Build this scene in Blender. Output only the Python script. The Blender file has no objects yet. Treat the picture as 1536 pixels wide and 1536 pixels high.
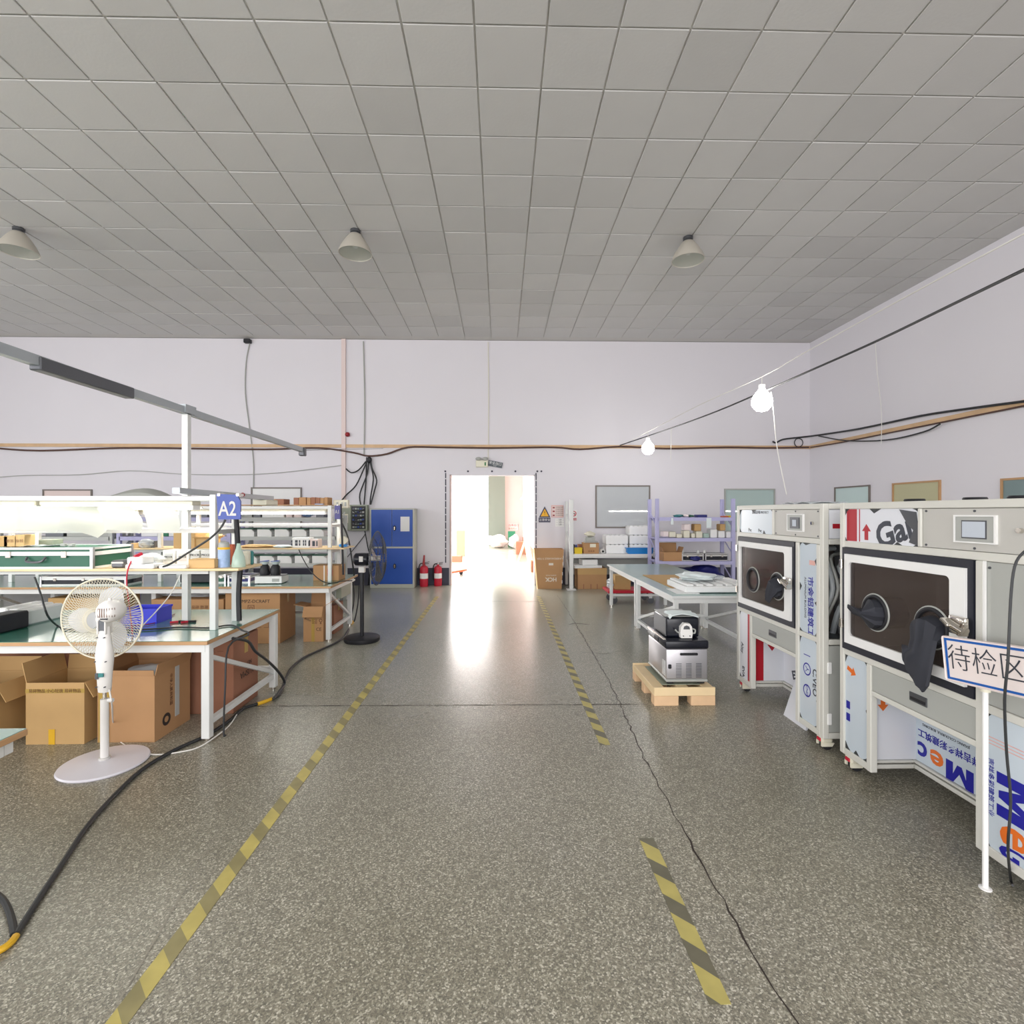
import bpy, bmesh, math, random
from mathutils import Vector, Matrix
R = math.radians
random.seed(7)
C = bpy.context.scene.collection
scn = bpy.context.scene
# ------------------------------------------------------------------ camera, world, light, exposure
CAM_Z = 1.7; YAW = R(1.27)
cd = bpy.data.cameras.new('camera'); cam = bpy.data.objects.new('camera', cd); C.objects.link(cam)
cam.location = (0, 0, CAM_Z); cam.rotation_euler = (R(90), 0, -YAW)
cd.sensor_width = 36; cd.lens = 18.0; cd.clip_start = .05; cd.clip_end = 300
scn.camera = cam
scn.view_settings.view_transform = 'Standard'; scn.view_settings.look = 'None'
scn.view_settings.gamma = 1; scn.view_settings.use_curve_mapping = False
scn.view_settings.exposure = 0.36
scn.cycles.max_bounces = 7; scn.cycles.diffuse_bounces = 4; scn.cycles.glossy_bounces = 3
scn.cycles.transmission_bounces = 4; scn.cycles.transparent_max_bounces = 8
scn.cycles.caustics_reflective = False; scn.cycles.caustics_refractive = False
scn.cycles.sample_clamp_indirect = 6; scn.cycles.use_denoising = True
w = bpy.data.worlds.new('sky'); scn.world = w; w.use_nodes = True
w.node_tree.nodes['Background'].inputs[0].default_value = (1.0, .97, .96, 1)
w.node_tree.nodes['Background'].inputs[1].default_value = 9.0

def area(name, loc, rot, sx, sy, power, col=(1, 1, 1)):
    l = bpy.data.lights.new(name, 'AREA'); l.shape = 'RECTANGLE'; l.size = sx; l.size_y = sy
    l.energy = power; l.color = col
    o = bpy.data.objects.new(name, l); C.objects.link(o); o.location = loc; o.rotation_euler = rot
    return o
WX0, WX1, WY0, WY1, CEIL = -14.0, 7.31, -8.0, 11.95, 5.70
# soft fill lamps added before the closed rear and side walls, out of view
for k, x in enumerate((-11, -6.2, -1.4, 3.4)):
    area('fill_rear', (x, WY0 + .12, 2.5), (R(90), 0, 0), 4.2, 3.6, 265, (.99, .98, 1))
for k, y in enumerate((-4.5, 0.5, 5.5)):
    area('fill_side', (WX0 + .12, y, 2.6), (R(90), 0, R(-90)), 4.0, 3.0, (230, 190, 90)[k], (.96, .98, 1))
# fill lamps added overhead to brighten the hall, in rows outside the frame
for k, (x, y) in enumerate(((-6, .2), (-1, -1.2), (4.6, -1.0), (-6, -4.5), (-1, -5), (4.6, -5))):
    area('fill_overhead', (x, y, 4.7), (0, 0, 0), 2.4, .5, 34, (1, .985, .97))

# ------------------------------------------------------------------ pixel rays of the photograph -> real points
ca, sa = math.cos(YAW), math.sin(YAW)
def ray(px, py):
    u = (px - 768) / 768; v = (768 - py) / 768
    return (u * ca + sa, -u * sa + ca, v)
def F(px, py, z=0.0):
    d = ray(px, py); t = (z - CAM_Z) / d[2]
    return Vector((d[0] * t, d[1] * t, z))
def W(px, py, Y):
    d = ray(px, py); t = Y / d[1]
    return Vector((d[0] * t, Y, CAM_Z + d[2] * t))
def S(px, py, X):
    d = ray(px, py); t = X / d[0]
    return Vector((X, d[1] * t, CAM_Z + d[2] * t))

# ------------------------------------------------------------------ materials
def lin(c):
    return tuple(((x / 255) / 12.92 if x / 255 <= .04045 else ((x / 255 + .055) / 1.055) ** 2.4) for x in c) + (1,)
MATS = {}
def mat(name, rgb, rough=.6, metal=0, var=0, vs=4.0, emit=0, alpha=1, bump=0, bs=60, spec=.5, coat=0, transl=0):
    m = bpy.data.materials.new(name); m.use_nodes = True
    nt = m.node_tree; b = nt.nodes['Principled BSDF']; c = lin(rgb)
    b.inputs['Base Color'].default_value = c; b.inputs['Roughness'].default_value = rough
    b.inputs['Metallic'].default_value = metal; b.inputs['Specular IOR Level'].default_value = spec
    if coat: b.inputs['Coat Weight'].default_value = coat; b.inputs['Coat Roughness'].default_value = .15
    if emit:
        b.inputs['Emission Color'].default_value = c; b.inputs['Emission Strength'].default_value = emit
    if alpha < 1: b.inputs['Alpha'].default_value = alpha
    tc = None
    if var or bump:
        tc = nt.nodes.new('ShaderNodeTexCoord')
    if var:
        n = nt.nodes.new('ShaderNodeTexNoise'); n.inputs['Scale'].default_value = vs; n.inputs['Detail'].default_value = 5
        nt.links.new(tc.outputs['Object'], n.inputs['Vector'])
        mx = nt.nodes.new('ShaderNodeMix'); mx.data_type = 'RGBA'
        mx.inputs['A'].default_value = tuple(x * (1 - var) for x in c[:3]) + (1,)
        mx.inputs['B'].default_value = tuple(min(1, x * (1 + var)) for x in c[:3]) + (1,)
        nt.links.new(n.outputs['Fac'], mx.inputs['Factor']); nt.links.new(mx.outputs['Result'], b.inputs['Base Color'])
    if bump:
        n = nt.nodes.new('ShaderNodeTexNoise'); n.inputs['Scale'].default_value = bs; n.inputs['Detail'].default_value = 3
        nt.links.new(tc.outputs['Object'], n.inputs['Vector'])
        bp = nt.nodes.new('ShaderNodeBump'); bp.inputs['Strength'].default_value = bump; bp.inputs['Distance'].default_value = .01
        nt.links.new(n.outputs['Fac'], bp.inputs['Height']); nt.links.new(bp.outputs['Normal'], b.inputs['Normal'])
    if transl:
        t = nt.nodes.new('ShaderNodeBsdfTranslucent'); t.inputs[0].default_value = c
        ms = nt.nodes.new('ShaderNodeMixShader'); ms.inputs[0].default_value = transl
        out = nt.nodes['Material Output']
        nt.links.new(b.outputs[0], ms.inputs[1]); nt.links.new(t.outputs[0], ms.inputs[2]); nt.links.new(ms.outputs[0], out.inputs[0])
    MATS[name] = m
    return m
mat('wall', (228, 225, 230), .85, var=.03, vs=.7)
mat('wall_pink', (206, 186, 182), .85, var=.02, vs=.7)
mat('door_leaf', (112, 122, 112), .6)
mat('skirt', (62, 62, 78), .6, var=.2, vs=3)
mat('grid', (206, 204, 200), .9)
mat('tile', (206, 205, 203), .9, var=.05, vs=1.2, bump=.1, bs=40)
mat('timber', (214, 180, 140), .6, var=.2, vs=5)
mat('pine', (236, 210, 166), .6, var=.12, vs=6)
mat('pineend', (226, 190, 150), .7, var=.15, vs=9)
mat('frame', (212, 211, 203), .45, var=.02, vs=5)
mat('framew', (226, 228, 226), .4)
mat('greypaint', (188, 191, 188), .45)
mat('greypanel', (172, 174, 169), .4)
mat('ctlpanel', (192, 190, 184), .45)
mat('doorblack', (34, 36, 46), .5)
mat('acryl', (92, 80, 74), .07, alpha=.36, coat=1)
mat('chamber', (150, 140, 134), .4, metal=.3)
mat('white', (238, 238, 236), .5)
mat('paper', (240, 242, 234), .8, transl=.35)
mat('paperw', (240, 240, 238), .8)
mat('foam', (246, 247, 246), .75, bump=.15, bs=90)
mat('plastic_bag', (232, 240, 244), .25, alpha=.5)
mat('bagwhite', (225, 236, 236), .45)
mat('film', (200, 211, 220), .28, var=.03, vs=2, coat=.3)
mat('filmw', (226, 228, 234), .3, coat=.3)
mat('steel', (196, 196, 198), .3, metal=.9)
mat('fridge', (198, 196, 200), .35, metal=.75)
mat('chrome', (220, 214, 205), .16, metal=1)
mat('darksteel', (96, 98, 102), .4, metal=.6)
mat('galv', (172, 178, 182), .45, metal=.5)
mat('blacktear', (52, 56, 58), .5)
mat('card', (184, 142, 100), .85, var=.07, vs=6)
mat('cardlight', (196, 160, 108), .85, var=.07, vs=6)
mat('cardred', (156, 108, 84), .85, var=.07, vs=5)
mat('cardin', (120, 84, 62), .9)
mat('kraft', (214, 178, 124), .8, var=.04, vs=7)
mat('tapebrown', (196, 164, 84), .35, alpha=.85)
mat('inkbrown', (112, 74, 52), .8)
mat('inkdark', (54, 44, 40), .7)
mat('ink', (30, 30, 34), .7)
mat('inkwhite', (226, 218, 206), .7)
mat('printblue', (28, 28, 150), .4)
mat('printorange', (228, 112, 36), .4)
mat('printred', (176, 24, 40), .4)
mat('printgrey', (58, 62, 72), .4)
mat('printpink', (222, 170, 160), .4)
mat('tabwood', (190, 150, 108), .6, var=.1, vs=12)
mat('greenmat', (66, 138, 118), .26, var=.06, vs=2.5, coat=1)
mat('greenmat_pale', (134, 166, 160), .3, var=.05, vs=2.5, coat=.5)
mat('boxblue', (24, 78, 172), .4, var=.05, vs=2)
mat('cabgrey', (188, 190, 178), .5)
mat('cabgreen', (150, 156, 138), .5)
mat('lilac', (186, 184, 222), .5)
mat('binblue', (52, 60, 214), .4)
mat('binnavy', (36, 40, 110), .45)
mat('trayblue', (10, 128, 206), .4)
mat('signblue', (52, 76, 158), .4)
mat('signviolet', (82, 78, 142), .4)
mat('signedge', (22, 92, 176), .4)
mat('signface', (238, 226, 222), .5)
mat('silver', (206, 204, 200), .4)
mat('black', (26, 27, 32), .5)
mat('blackgloss', (22, 24, 34), .25)
mat('cable', (44, 46, 48), .5)
mat('cablew', (232, 230, 224), .5)
mat('cablebr', (90, 66, 58), .6)
mat('redc', (196, 30, 56), .4)
mat('redd', (150, 22, 34), .4)
mat('redcart', (196, 30, 52), .35)
mat('yellow', (226, 196, 30), .5)
mat('yellowtape', (224, 176, 40), .4)
mat('cream', (228, 224, 204), .5)
mat('fanwhite', (236, 234, 230), .4)
mat('fanbase', (222, 220, 228), .35)
mat('fanguard', (222, 216, 196), .45)
mat('fanblade', (226, 228, 232), .3, alpha=.72)
mat('glovecloth', (44, 46, 54), .75, var=.2, vs=8)
mat('rubber', (30, 30, 34), .6)
mat('teal', (60, 130, 130), .5)
mat('green', (30, 120, 84), .5)
mat('dkgreen', (30, 92, 70), .45)
mat('glassgreen', (196, 222, 206), .15, alpha=.6)
mat('lcd', (196, 204, 214), .2)
mat('glasspane', (214, 219, 222), .16, spec=.8, alpha=.6)
mat('glassaqua', (206, 228, 224), .2, spec=.8, alpha=.6)
mat('glassaqua2', (206, 226, 224), .2, spec=.8)
mat('glassolive', (194, 190, 152), .3)
mat('glassdark', (120, 140, 140), .2)
mat('winframe', (120, 112, 106), .5)
mat('pinkboard', (232, 214, 210), .8)
mat('bell', (196, 190, 178), .4, metal=.1)
mat('lens', (214, 220, 208), .15, alpha=.35)
mat('tube', (255, 255, 252), .3, emit=13)
mat('bulb', (255, 253, 248), .3, emit=26)
mat('warnyellow', (240, 180, 30), .5)
mat('warnblue', (60, 58, 84), .5)
mat('exitgreen', (40, 120, 60), .5)
mat('exitdark', (84, 92, 98), .5)
mat('sack', (240, 226, 224), .8)
mat('orange', (196, 96, 60), .5)
mat('outside', (230, 226, 222), .9)
mat('cardout', (196, 150, 120), .85)
mat('dirt', (150, 146, 132), .8)
mat('bluecap', (56, 84, 160), .4)
mat('canlabel', (150, 176, 214), .4, var=.3, vs=40)
mat('fabricgrey', (168, 170, 164), .6, var=.08, vs=3)
# terrazzo floor: chips of stone in a grey green cement, polished paint further away
def terrazzo():
    m = bpy.data.materials.new('terrazzo'); m.use_nodes = True; nt = m.node_tree; N = nt.nodes; L = nt.links
    b = N['Principled BSDF']; tc = N.new('ShaderNodeTexCoord')
    def ramp(src, stops, mode='LINEAR'):
        r = N.new('ShaderNodeValToRGB'); r.color_ramp.interpolation = mode
        e = r.color_ramp.elements
        while len(e) < len(stops): e.new(.5)
        for k, (p, c) in enumerate(stops):
            e[k].position = p; e[k].color = lin(c) if len(c) == 3 else c
        L.new(src, r.inputs[0]); return r.outputs[0]
    v = N.new('ShaderNodeTexVoronoi'); v.inputs['Scale'].default_value = 160; L.new(tc.outputs['Object'], v.inputs['Vector'])
    sep = N.new('ShaderNodeSeparateColor'); L.new(v.outputs['Color'], sep.inputs[0])
    chips = ramp(sep.outputs[0], [(0, (72, 70, 65)), (.35, (122, 118, 107)), (.62, (148, 143, 130)), (.85, (186, 182, 170)), (1, (244, 240, 232))])
    n = N.new('ShaderNodeTexNoise'); n.inputs['Scale'].default_value = 330; n.inputs['Detail'].default_value = 2
    L.new(tc.outputs['Object'], n.inputs['Vector'])
    grit = ramp(n.outputs['Fac'], [(.35, (90, 88, 80)), (.65, (182, 178, 166))])
    mx = N.new('ShaderNodeMix'); mx.data_type = 'RGBA'; mx.inputs['Factor'].default_value = .4
    L.new(chips, mx.inputs['A']); L.new(grit, mx.inputs['B'])
    big = N.new('ShaderNodeTexNoise'); big.inputs['Scale'].default_value = .55; big.inputs['Detail'].default_value = 6
    L.new(tc.outputs['Object'], big.inputs['Vector'])
    tint = ramp(big.outputs['Fac'], [(.3, (232, 230, 218)), (.5, (250, 249, 240)), (.7, (255, 255, 252))])
    mul = N.new('ShaderNodeMix'); mul.data_type = 'RGBA'; mul.blend_type = 'MULTIPLY'; mul.inputs['Factor'].default_value = 1
    L.new(mx.outputs['Result'], mul.inputs['A']); L.new(tint, mul.inputs['B'])
    # worn sealer, smoother grey green, towards the far end of the hall
    sx = N.new('ShaderNodeSeparateXYZ'); L.new(tc.outputs['Object'], sx.inputs[0])
    mr = N.new('ShaderNodeMapRange'); mr.inputs['From Min'].default_value = 3.8; mr.inputs['From Max'].default_value = 8.5
    mr.inputs['To Max'].default_value = .75
    L.new(sx.outputs['Y'], mr.inputs['Value'])
    far = N.new('ShaderNodeMix'); far.data_type = 'RGBA'; far.inputs['B'].default_value = lin((170, 173, 160))
    L.new(mr.outputs[0], far.inputs['Factor']); L.new(mul.outputs['Result'], far.inputs['A'])
    L.new(far.outputs['Result'], b.inputs['Base Color'])
    rr = N.new('ShaderNodeMapRange'); rr.inputs['To Min'].default_value = .26; rr.inputs['To Max'].default_value = .42
    L.new(big.outputs['Fac'], rr.inputs['Value'])
    r2 = N.new('ShaderNodeMapRange'); r2.inputs['From Min'].default_value = 2.5; r2.inputs['From Max'].default_value = 6.5
    r2.inputs['To Min'].default_value = 1.0; r2.inputs['To Max'].default_value = .62; L.new(sx.outputs['Y'], r2.inputs['Value'])
    rm = N.new('ShaderNodeMath'); rm.operation = 'MULTIPLY'; L.new(rr.outputs[0], rm.inputs[0]); L.new(r2.outputs[0], rm.inputs[1]); L.new(rm.outputs[0], b.inputs['Roughness'])
    b.inputs['Specular IOR Level'].default_value = .6
    bp = N.new('ShaderNodeBump'); bp.inputs['Strength'].default_value = .12; bp.inputs['Distance'].default_value = .002
    L.new(v.outputs['Distance'], bp.inputs['Height']); L.new(bp.outputs[0], b.inputs['Normal'])
    MATS['terrazzo'] = m
terrazzo()
def hazard(name, ca_, cb_):
    m = bpy.data.materials.new(name); m.use_nodes = True; nt = m.node_tree; N = nt.nodes; L = nt.links
    b = N['Principled BSDF']; b.inputs['Roughness'].default_value = .45; tc = N.new('ShaderNodeTexCoord'); s = N.new('ShaderNodeSeparateXYZ')
    L.new(tc.outputs['Object'], s.inputs[0])
    a1 = N.new('ShaderNodeMath'); a1.operation = 'ADD'; L.new(s.outputs['X'], a1.inputs[0]); L.new(s.outputs['Y'], a1.inputs[1])
    a2 = N.new('ShaderNodeMath'); a2.operation = 'MULTIPLY'; a2.inputs[1].default_value = 4.2; L.new(a1.outputs[0], a2.inputs[0])
    a3 = N.new('ShaderNodeMath'); a3.operation = 'FRACT'; L.new(a2.outputs[0], a3.inputs[0])
    a4 = N.new('ShaderNodeMath'); a4.operation = 'GREATER_THAN'; a4.inputs[1].default_value = .55; L.new(a3.outputs[0], a4.inputs[0])
    n = N.new('ShaderNodeTexNoise'); n.inputs['Scale'].default_value = 9; L.new(tc.outputs['Object'], n.inputs['Vector'])
    mx = N.new('ShaderNodeMix'); mx.data_type = 'RGBA'; mx.inputs['A'].default_value = lin(ca_); mx.inputs['B'].default_value = lin(cb_)
    L.new(a4.outputs[0], mx.inputs['Factor'])
    m2 = N.new('ShaderNodeMix'); m2.data_type = 'RGBA'; m2.blend_type = 'MULTIPLY'; m2.inputs['Factor'].default_value = .5
    L.new(mx.outputs['Result'], m2.inputs['A']); L.new(n.outputs['Fac'], m2.inputs['B']); L.new(m2.outputs['Result'], b.inputs['Base Color'])
    MATS[name] = m
hazard('hazard_faded', (214, 198, 112), (164, 154, 104)); hazard('hazard', (210, 196, 116), (122, 118, 98))

# ------------------------------------------------------------------ mesh helpers
class MB:
    def __init__(s): s.bm = bmesh.new()
    def _m(s, vs, M): bmesh.ops.transform(s.bm, matrix=M, verts=vs)
    def box(s, x0, x1, y0, y1, z0, z1, bev=0, seg=1, M=None):
        r = bmesh.ops.create_cube(s.bm, size=1); vs = r['verts']
        s._m(vs, Matrix.Translation(((x0 + x1) / 2, (y0 + y1) / 2, (z0 + z1) / 2)) @ Matrix.Diagonal((abs(x1 - x0), abs(y1 - y0), abs(z1 - z0), 1)))
        if bev:
            es = list({e for v in vs for e in v.link_edges})
            rr = bmesh.ops.bevel(s.bm, geom=es, offset=bev, segments=seg, affect='EDGES', profile=.5)
            vs = list({v for f in rr['faces'] for v in f.verts} | {v for v in vs if v.is_valid})
        if M is not None:
            # islands: all verts linked to these
            seen = set(vs); st = list(vs)
            while st:
                v = st.pop()
                for e in v.link_edges:
                    o = e.other_vert(v)
                    if o not in seen: seen.add(o); st.append(o)
            s._m(list(seen), M)
        return s
    def bar(s, p, q, wd, hg=None, roll=0, bev=0):
        p = Vector(p); q = Vector(q); d = q - p; L = d.length; hg = hg or wd
        z = d.normalized(); up = Vector((0, 0, 1)) if abs(z.z) < .95 else Vector((0, 1, 0))
        x = up.cross(z).normalized(); y = z.cross(x)
        M = Matrix((x, y, z)).transposed().to_4x4(); M.translation = p
        return s.box(-wd / 2, wd / 2, -hg / 2, hg / 2, 0, L, bev, M=M @ Matrix.Rotation(roll, 4, 'Z'))
    def cyl(s, p, q, r, r2=None, n=14, caps=True):
        p = Vector(p); q = Vector(q); d = q - p; L = d.length
        z = d.normalized(); up = Vector((0, 0, 1)) if abs(z.z) < .95 else Vector((0, 1, 0))
        x = up.cross(z).normalized(); y = z.cross(x)
        M = Matrix((x, y, z)).transposed().to_4x4(); M.translation = (p + q) / 2
        bmesh.ops.create_cone(s.bm, cap_ends=caps, segments=n, radius1=r, radius2=r if r2 is None else r2, depth=L, matrix=M)
        return s
    def sphere(s, c, r, sx=1, sy=1, sz=1, n=14):
        M = Matrix.Translation(c) @ Matrix.Diagonal((sx, sy, sz, 1))
        bmesh.ops.create_uvsphere(s.bm, u_segments=n, v_segments=max(6, n // 2 + 1), radius=r, matrix=M); return s
    def lathe(s, prof, c=(0, 0, 0), n=24, M=None):
        rings = []
        for (r, z) in prof:
            if r < 1e-5: rings.append([s.bm.verts.new((c[0], c[1], c[2] + z))])
            else: rings.append([s.bm.verts.new((c[0] + r * math.cos(2 * math.pi * k / n), c[1] + r * math.sin(2 * math.pi * k / n), c[2] + z)) for k in range(n)])
        for a, b in zip(rings, rings[1:]):
            for k in range(n):
                k2 = (k + 1) % n
                if len(a) == 1 and len(b) == 1: continue
                if len(a) == 1: s.bm.faces.new((a[0], b[k], b[k2]))
                elif len(b) == 1: s.bm.faces.new((a[k], b[0], a[k2]))
                else: s.bm.faces.new((a[k], b[k], b[k2], a[k2]))
        if M is not None: s._m([v for r in rings for v in r], M)
        return s
    def torus(s, c, R_, r, M=None, n=32, m=8):
        vs = []
        for i in range(n):
            a = 2 * math.pi * i / n
            vs.append([s.bm.verts.new((c[0] + (R_ + r * math.cos(2 * math.pi * j / m)) * math.cos(a), c[1] + (R_ + r * math.cos(2 * math.pi * j / m)) * math.sin(a), c[2] + r * math.sin(2 * math.pi * j / m))) for j in range(m)])
        for i in range(n):
            for j in range(m):
                s.bm.faces.new((vs[i][j], vs[(i + 1) % n][j], vs[(i + 1) % n][(j + 1) % m], vs[i][(j + 1) % m]))
        if M is not None: s._m([v for r_ in vs for v in r_], M)
        return s
    def prism(s, pts, axis, a0, a1):
        # polygon pts in the two other axes, extruded along axis from a0 to a1
        def P3(p, a): return {'x': (a, p[0], p[1]), 'y': (p[0], a, p[1]), 'z': (p[0], p[1], a)}[axis]
        A = [s.bm.verts.new(P3(p, a0)) for p in pts]; B = [s.bm.verts.new(P3(p, a1)) for p in pts]
        s.bm.faces.new(A); s.bm.faces.new(B[::-1])
        for k in range(len(pts)):
            k2 = (k + 1) % len(pts); s.bm.faces.new((A[k], B[k], B[k2], A[k2]))
        return s
    def tube(s, pts, r, n=8, smooth=4, taper=None):
        P = [Vector(p) for p in pts]
        if smooth and len(P) > 2:
            Q = []
            for i in range(len(P) - 1):
                p0 = P[max(i - 1, 0)]; p1 = P[i]; p2 = P[i + 1]; p3 = P[min(i + 2, len(P) - 1)]
                for k in range(smooth):
                    t = k / smooth
                    Q.append(.5 * ((2 * p1) + (-p0 + p2) * t + (2 * p0 - 5 * p1 + 4 * p2 - p3) * t * t + (-p0 + 3 * p1 - 3 * p2 + p3) * t ** 3))
            Q.append(P[-1]); P = Q
        rings = []; prev = None
        for i, p in enumerate(P):
            d = (P[min(i + 1, len(P) - 1)] - P[max(i - 1, 0)])
            if d.length < 1e-7: d = Vector((0, 0, 1))
            d.normalize()
            if prev is None: x = (Vector((0, 0, 1)) if abs(d.z) < .9 else Vector((1, 0, 0))).cross(d).normalized()
            else: x = (prev - d * prev.dot(d)).normalized()
            prev = x; y = d.cross(x); rr = r if taper is None else r * (taper[0] + (taper[1] - taper[0]) * i / (len(P) - 1))
            rings.append([s.bm.verts.new(p + x * rr * math.cos(2 * math.pi * k / n) + y * rr * math.sin(2 * math.pi * k / n)) for k in range(n)])
        for a, b in zip(rings, rings[1:]):
            for k in range(n): s.bm.faces.new((a[k], a[(k + 1) % n], b[(k + 1) % n], b[k]))
        s.bm.faces.new(rings[0][::-1]); s.bm.faces.new(rings[-1])
        return s
    def sheet(s, fn, nu, nv, th=.0):
        g = [[s.bm.verts.new(fn(i / nu, j / nv)) for j in range(nv + 1)] for i in range(nu + 1)]
        fs = [s.bm.faces.new((g[i][j], g[i + 1][j], g[i + 1][j + 1], g[i][j + 1])) for i in range(nu) for j in range(nv)]
        if th:
            s.bm.normal_update(); bmesh.ops.solidify(s.bm, geom=fs, thickness=th)
        return s
    def build(s, name, m, parent=None, smooth=False, angle=35):
        bmesh.ops.recalc_face_normals(s.bm, faces=s.bm.faces[:])
        if parent is not None and parent.name in WORLD:
            bmesh.ops.translate(s.bm, vec=-parent_loc(parent), verts=s.bm.verts[:])
        me = bpy.data.meshes.new(name); s.bm.to_mesh(me); s.bm.free()
        me.materials.append(MATS[m])
        if smooth:
            me.polygons.foreach_set('use_smooth', [True] * len(me.polygons)); me.set_sharp_from_angle(angle=R(angle))
        o = bpy.data.objects.new(name, me); C.objects.link(o)
        if parent is not None: o.parent = parent
        return o
def crumple(label, cx, cy, z, sx, sy, h, m, name='plastic_bag', cat='bag', seed=0, rz=0):
    rnd = random.Random(seed); mb = MB()
    bmesh.ops.create_icosphere(mb.bm, subdivisions=3, radius=1)
    for v in mb.bm.verts:
        c = v.co; n_ = math.sin(c.x * 5 + seed) * math.cos(c.y * 4 + seed * 2) * .12 + math.sin(c.z * 7 + c.x * 3 + seed) * .1 + rnd.uniform(-.06, .06)
        c *= 1 + n_; c.x *= sx / 2; c.y *= sy / 2; c.z = (c.z * .5 + .5) * h; 
        if c.z < 0: c.z = 0
    o = mb.build(name, m, None, True, 25); o.location = (cx, cy, z); o.rotation_euler = (0, 0, rz); return tag(o, label, cat)
WORLD = {}
def parent_loc(p): return WORLD[p.name]
def thing(name, label, cat, loc=(0, 0, 0), rz=0, group=None, world=False):
    o = bpy.data.objects.new(name, None); C.objects.link(o); o.empty_display_size = .1
    o.location = loc; o.rotation_euler = (0, 0, rz); o['label'] = label; o['category'] = cat
    if group: o['group'] = group
    if world: WORLD[o.name] = Vector(loc)
    return o
def wthing(name, label, cat, loc, group=None): return thing(name, label, cat, loc, 0, group, True)
def sub(o):  # lets sub-parts of a world-authored thing be authored in world coordinates too
    WORLD[o.name] = WORLD[o.parent.name]; return o
def tag(o, label, cat, group=None):
    o['label'] = label; o['category'] = cat
    if group: o['group'] = group
    return o
def struct(o): o['kind'] = 'structure'; return o
def stuff(o): o['kind'] = 'stuff'; return o
def recenter(o):
    # put the origin of a world-authored single-mesh thing at its base
    me = o.data; xs = [v.co.copy() for v in me.vertices]
    c = Vector(((min(v.x for v in xs) + max(v.x for v in xs)) / 2, (min(v.y for v in xs) + max(v.y for v in xs)) / 2, min(v.z for v in xs)))
    me.transform(Matrix.Translation(-c)); o.location = c; return o
def text(s, size, m, parent, loc, rot, sx=1.0, name='lettering', bold=0, align='CENTER'):
    cu = bpy.data.curves.new(name, 'FONT'); cu.body = s; cu.size = size; cu.align_x = align; cu.align_y = 'CENTER'
    cu.extrude = .0006; cu.offset = bold; cu.resolution_u = 3
    tmp = bpy.data.objects.new('tmp', cu); me = bpy.data.meshes.new_from_object(tmp); bpy.data.objects.remove(tmp)
    me.materials.clear(); me.materials.append(MATS[m]); o = bpy.data.objects.new(name, me); C.objects.link(o)
    l = Vector(loc)
    if parent is not None:
        if parent.name in WORLD: l = l - WORLD[parent.name]
        o.parent = parent
    o.location = l; o.rotation_euler = rot; o.scale = (sx, 1, 1); return o
FRONT = (R(90), 0, 0)                 # reads from -Y
AISLE = (R(90), 0, R(-90))            # reads from -X
def copy_tree(o, loc, rz=None, label=None, group=None):
    c = o.copy(); C.objects.link(c); c.location = loc
    if rz is not None: c.rotation_euler = (0, 0, rz)
    if label: c['label'] = label
    if group: c['group'] = group
    def rec(src, dst):
        for ch in list(src.children):
            k = ch.copy(); C.objects.link(k); k.parent = dst; rec(ch, k)
    rec(o, c); return c

# ================================================================== THE SETTING
X0, X1, Y0, Y1 = WX0, WX1, WY0, WY1
fl = MB().box(X0 - .2, X1 + .2, Y0 - .2, 27.0, -.1, 0).build('floor', 'terrazzo'); struct(fl)
# ceiling: backing grid and recessed joints between real tiles
ce = struct(MB().box(X0 - .2, X1 + .2, Y0 - .2, Y1 + .2, CEIL + .012, CEIL + .1).build('ceiling', 'grid'))
TX, TY = .597, .625
cells = []
i0 = math.floor((X0 + .1) / TX); j0 = math.floor((Y0) / TY)
cols = [X for X in [(-.215 + TX * i) for i in range(-24, 14)] if X > X0 and X + TX < X1 + .35]
# a row line lies at Y of pixel row 133 -> 4.84
rows = [Y for Y in [(4.83 + TY * j) for j in range(-21, 12)] if Y > Y0 and Y + TY < Y1 + .35]
tile_me = None; singles = []; rest = []
for X in cols:
    for Y in rows:
        cx, cy = X + TX / 2, Y + TY / 2
        full = X + TX < X1 and Y + TY < Y1
        vis = cy > 3.7 and abs((cx / cy) - .02) < 1.15
        (singles if vis and full else rest).append((cx, cy))
singles.sort(key=lambda c: c[0] ** 2 + c[1] ** 2)
rest += singles[300:]; singles = singles[:300]
def tile_box(mb, cx, cy, dz=0):
    x1 = min(cx + TX / 2 - .009, X1 - .003); y1 = min(cy + TY / 2 - .009, Y1 - .003)
    mb.box(cx - TX / 2 + .009, x1, cy - TY / 2 + .009, y1, CEIL - .004 + dz, CEIL + .013)
tb = MB().box(-TX / 2 + .009, TX / 2 - .009, -TY / 2 + .009, TY / 2 - .009, -.004, .013, .003)
proto = tb.build('ceiling_tile', 'tile', ce); 
tm = [MATS['tile']]
for k in range(4):
    m2 = MATS['tile'].copy(); 
    for nd in m2.node_tree.nodes:
        if nd.type == 'MIX':
            f = (.97, 1.02, 1.0, .93)[k]
            for s_ in ('A', 'B'): nd.inputs[s_].default_value = tuple(x * f for x in nd.inputs[s_].default_value[:3]) + (1,)
    tm.append(m2)
metas = []
for k in range(5):
    me = proto.data.copy(); me.materials.clear(); me.materials.append(tm[k]); metas.append(me)
proto.location = (singles[0][0], singles[0][1], CEIL); proto.data = metas[0]
for (cx, cy) in singles[1:]:
    o = proto.copy(); o.data = metas[random.choice((0, 0, 0, 0, 1, 2, 2, 3, 3, 4) if random.random() < .9 else (4,))]
    C.objects.link(o); o.location = (cx, cy, CEIL + random.uniform(-.001, .003)); o.rotation_euler = (R(random.uniform(-.25, .25)), R(random.uniform(-.25, .25)), 0)
mb = MB()
for (cx, cy) in rest: tile_box(mb, cx, cy)
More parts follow.
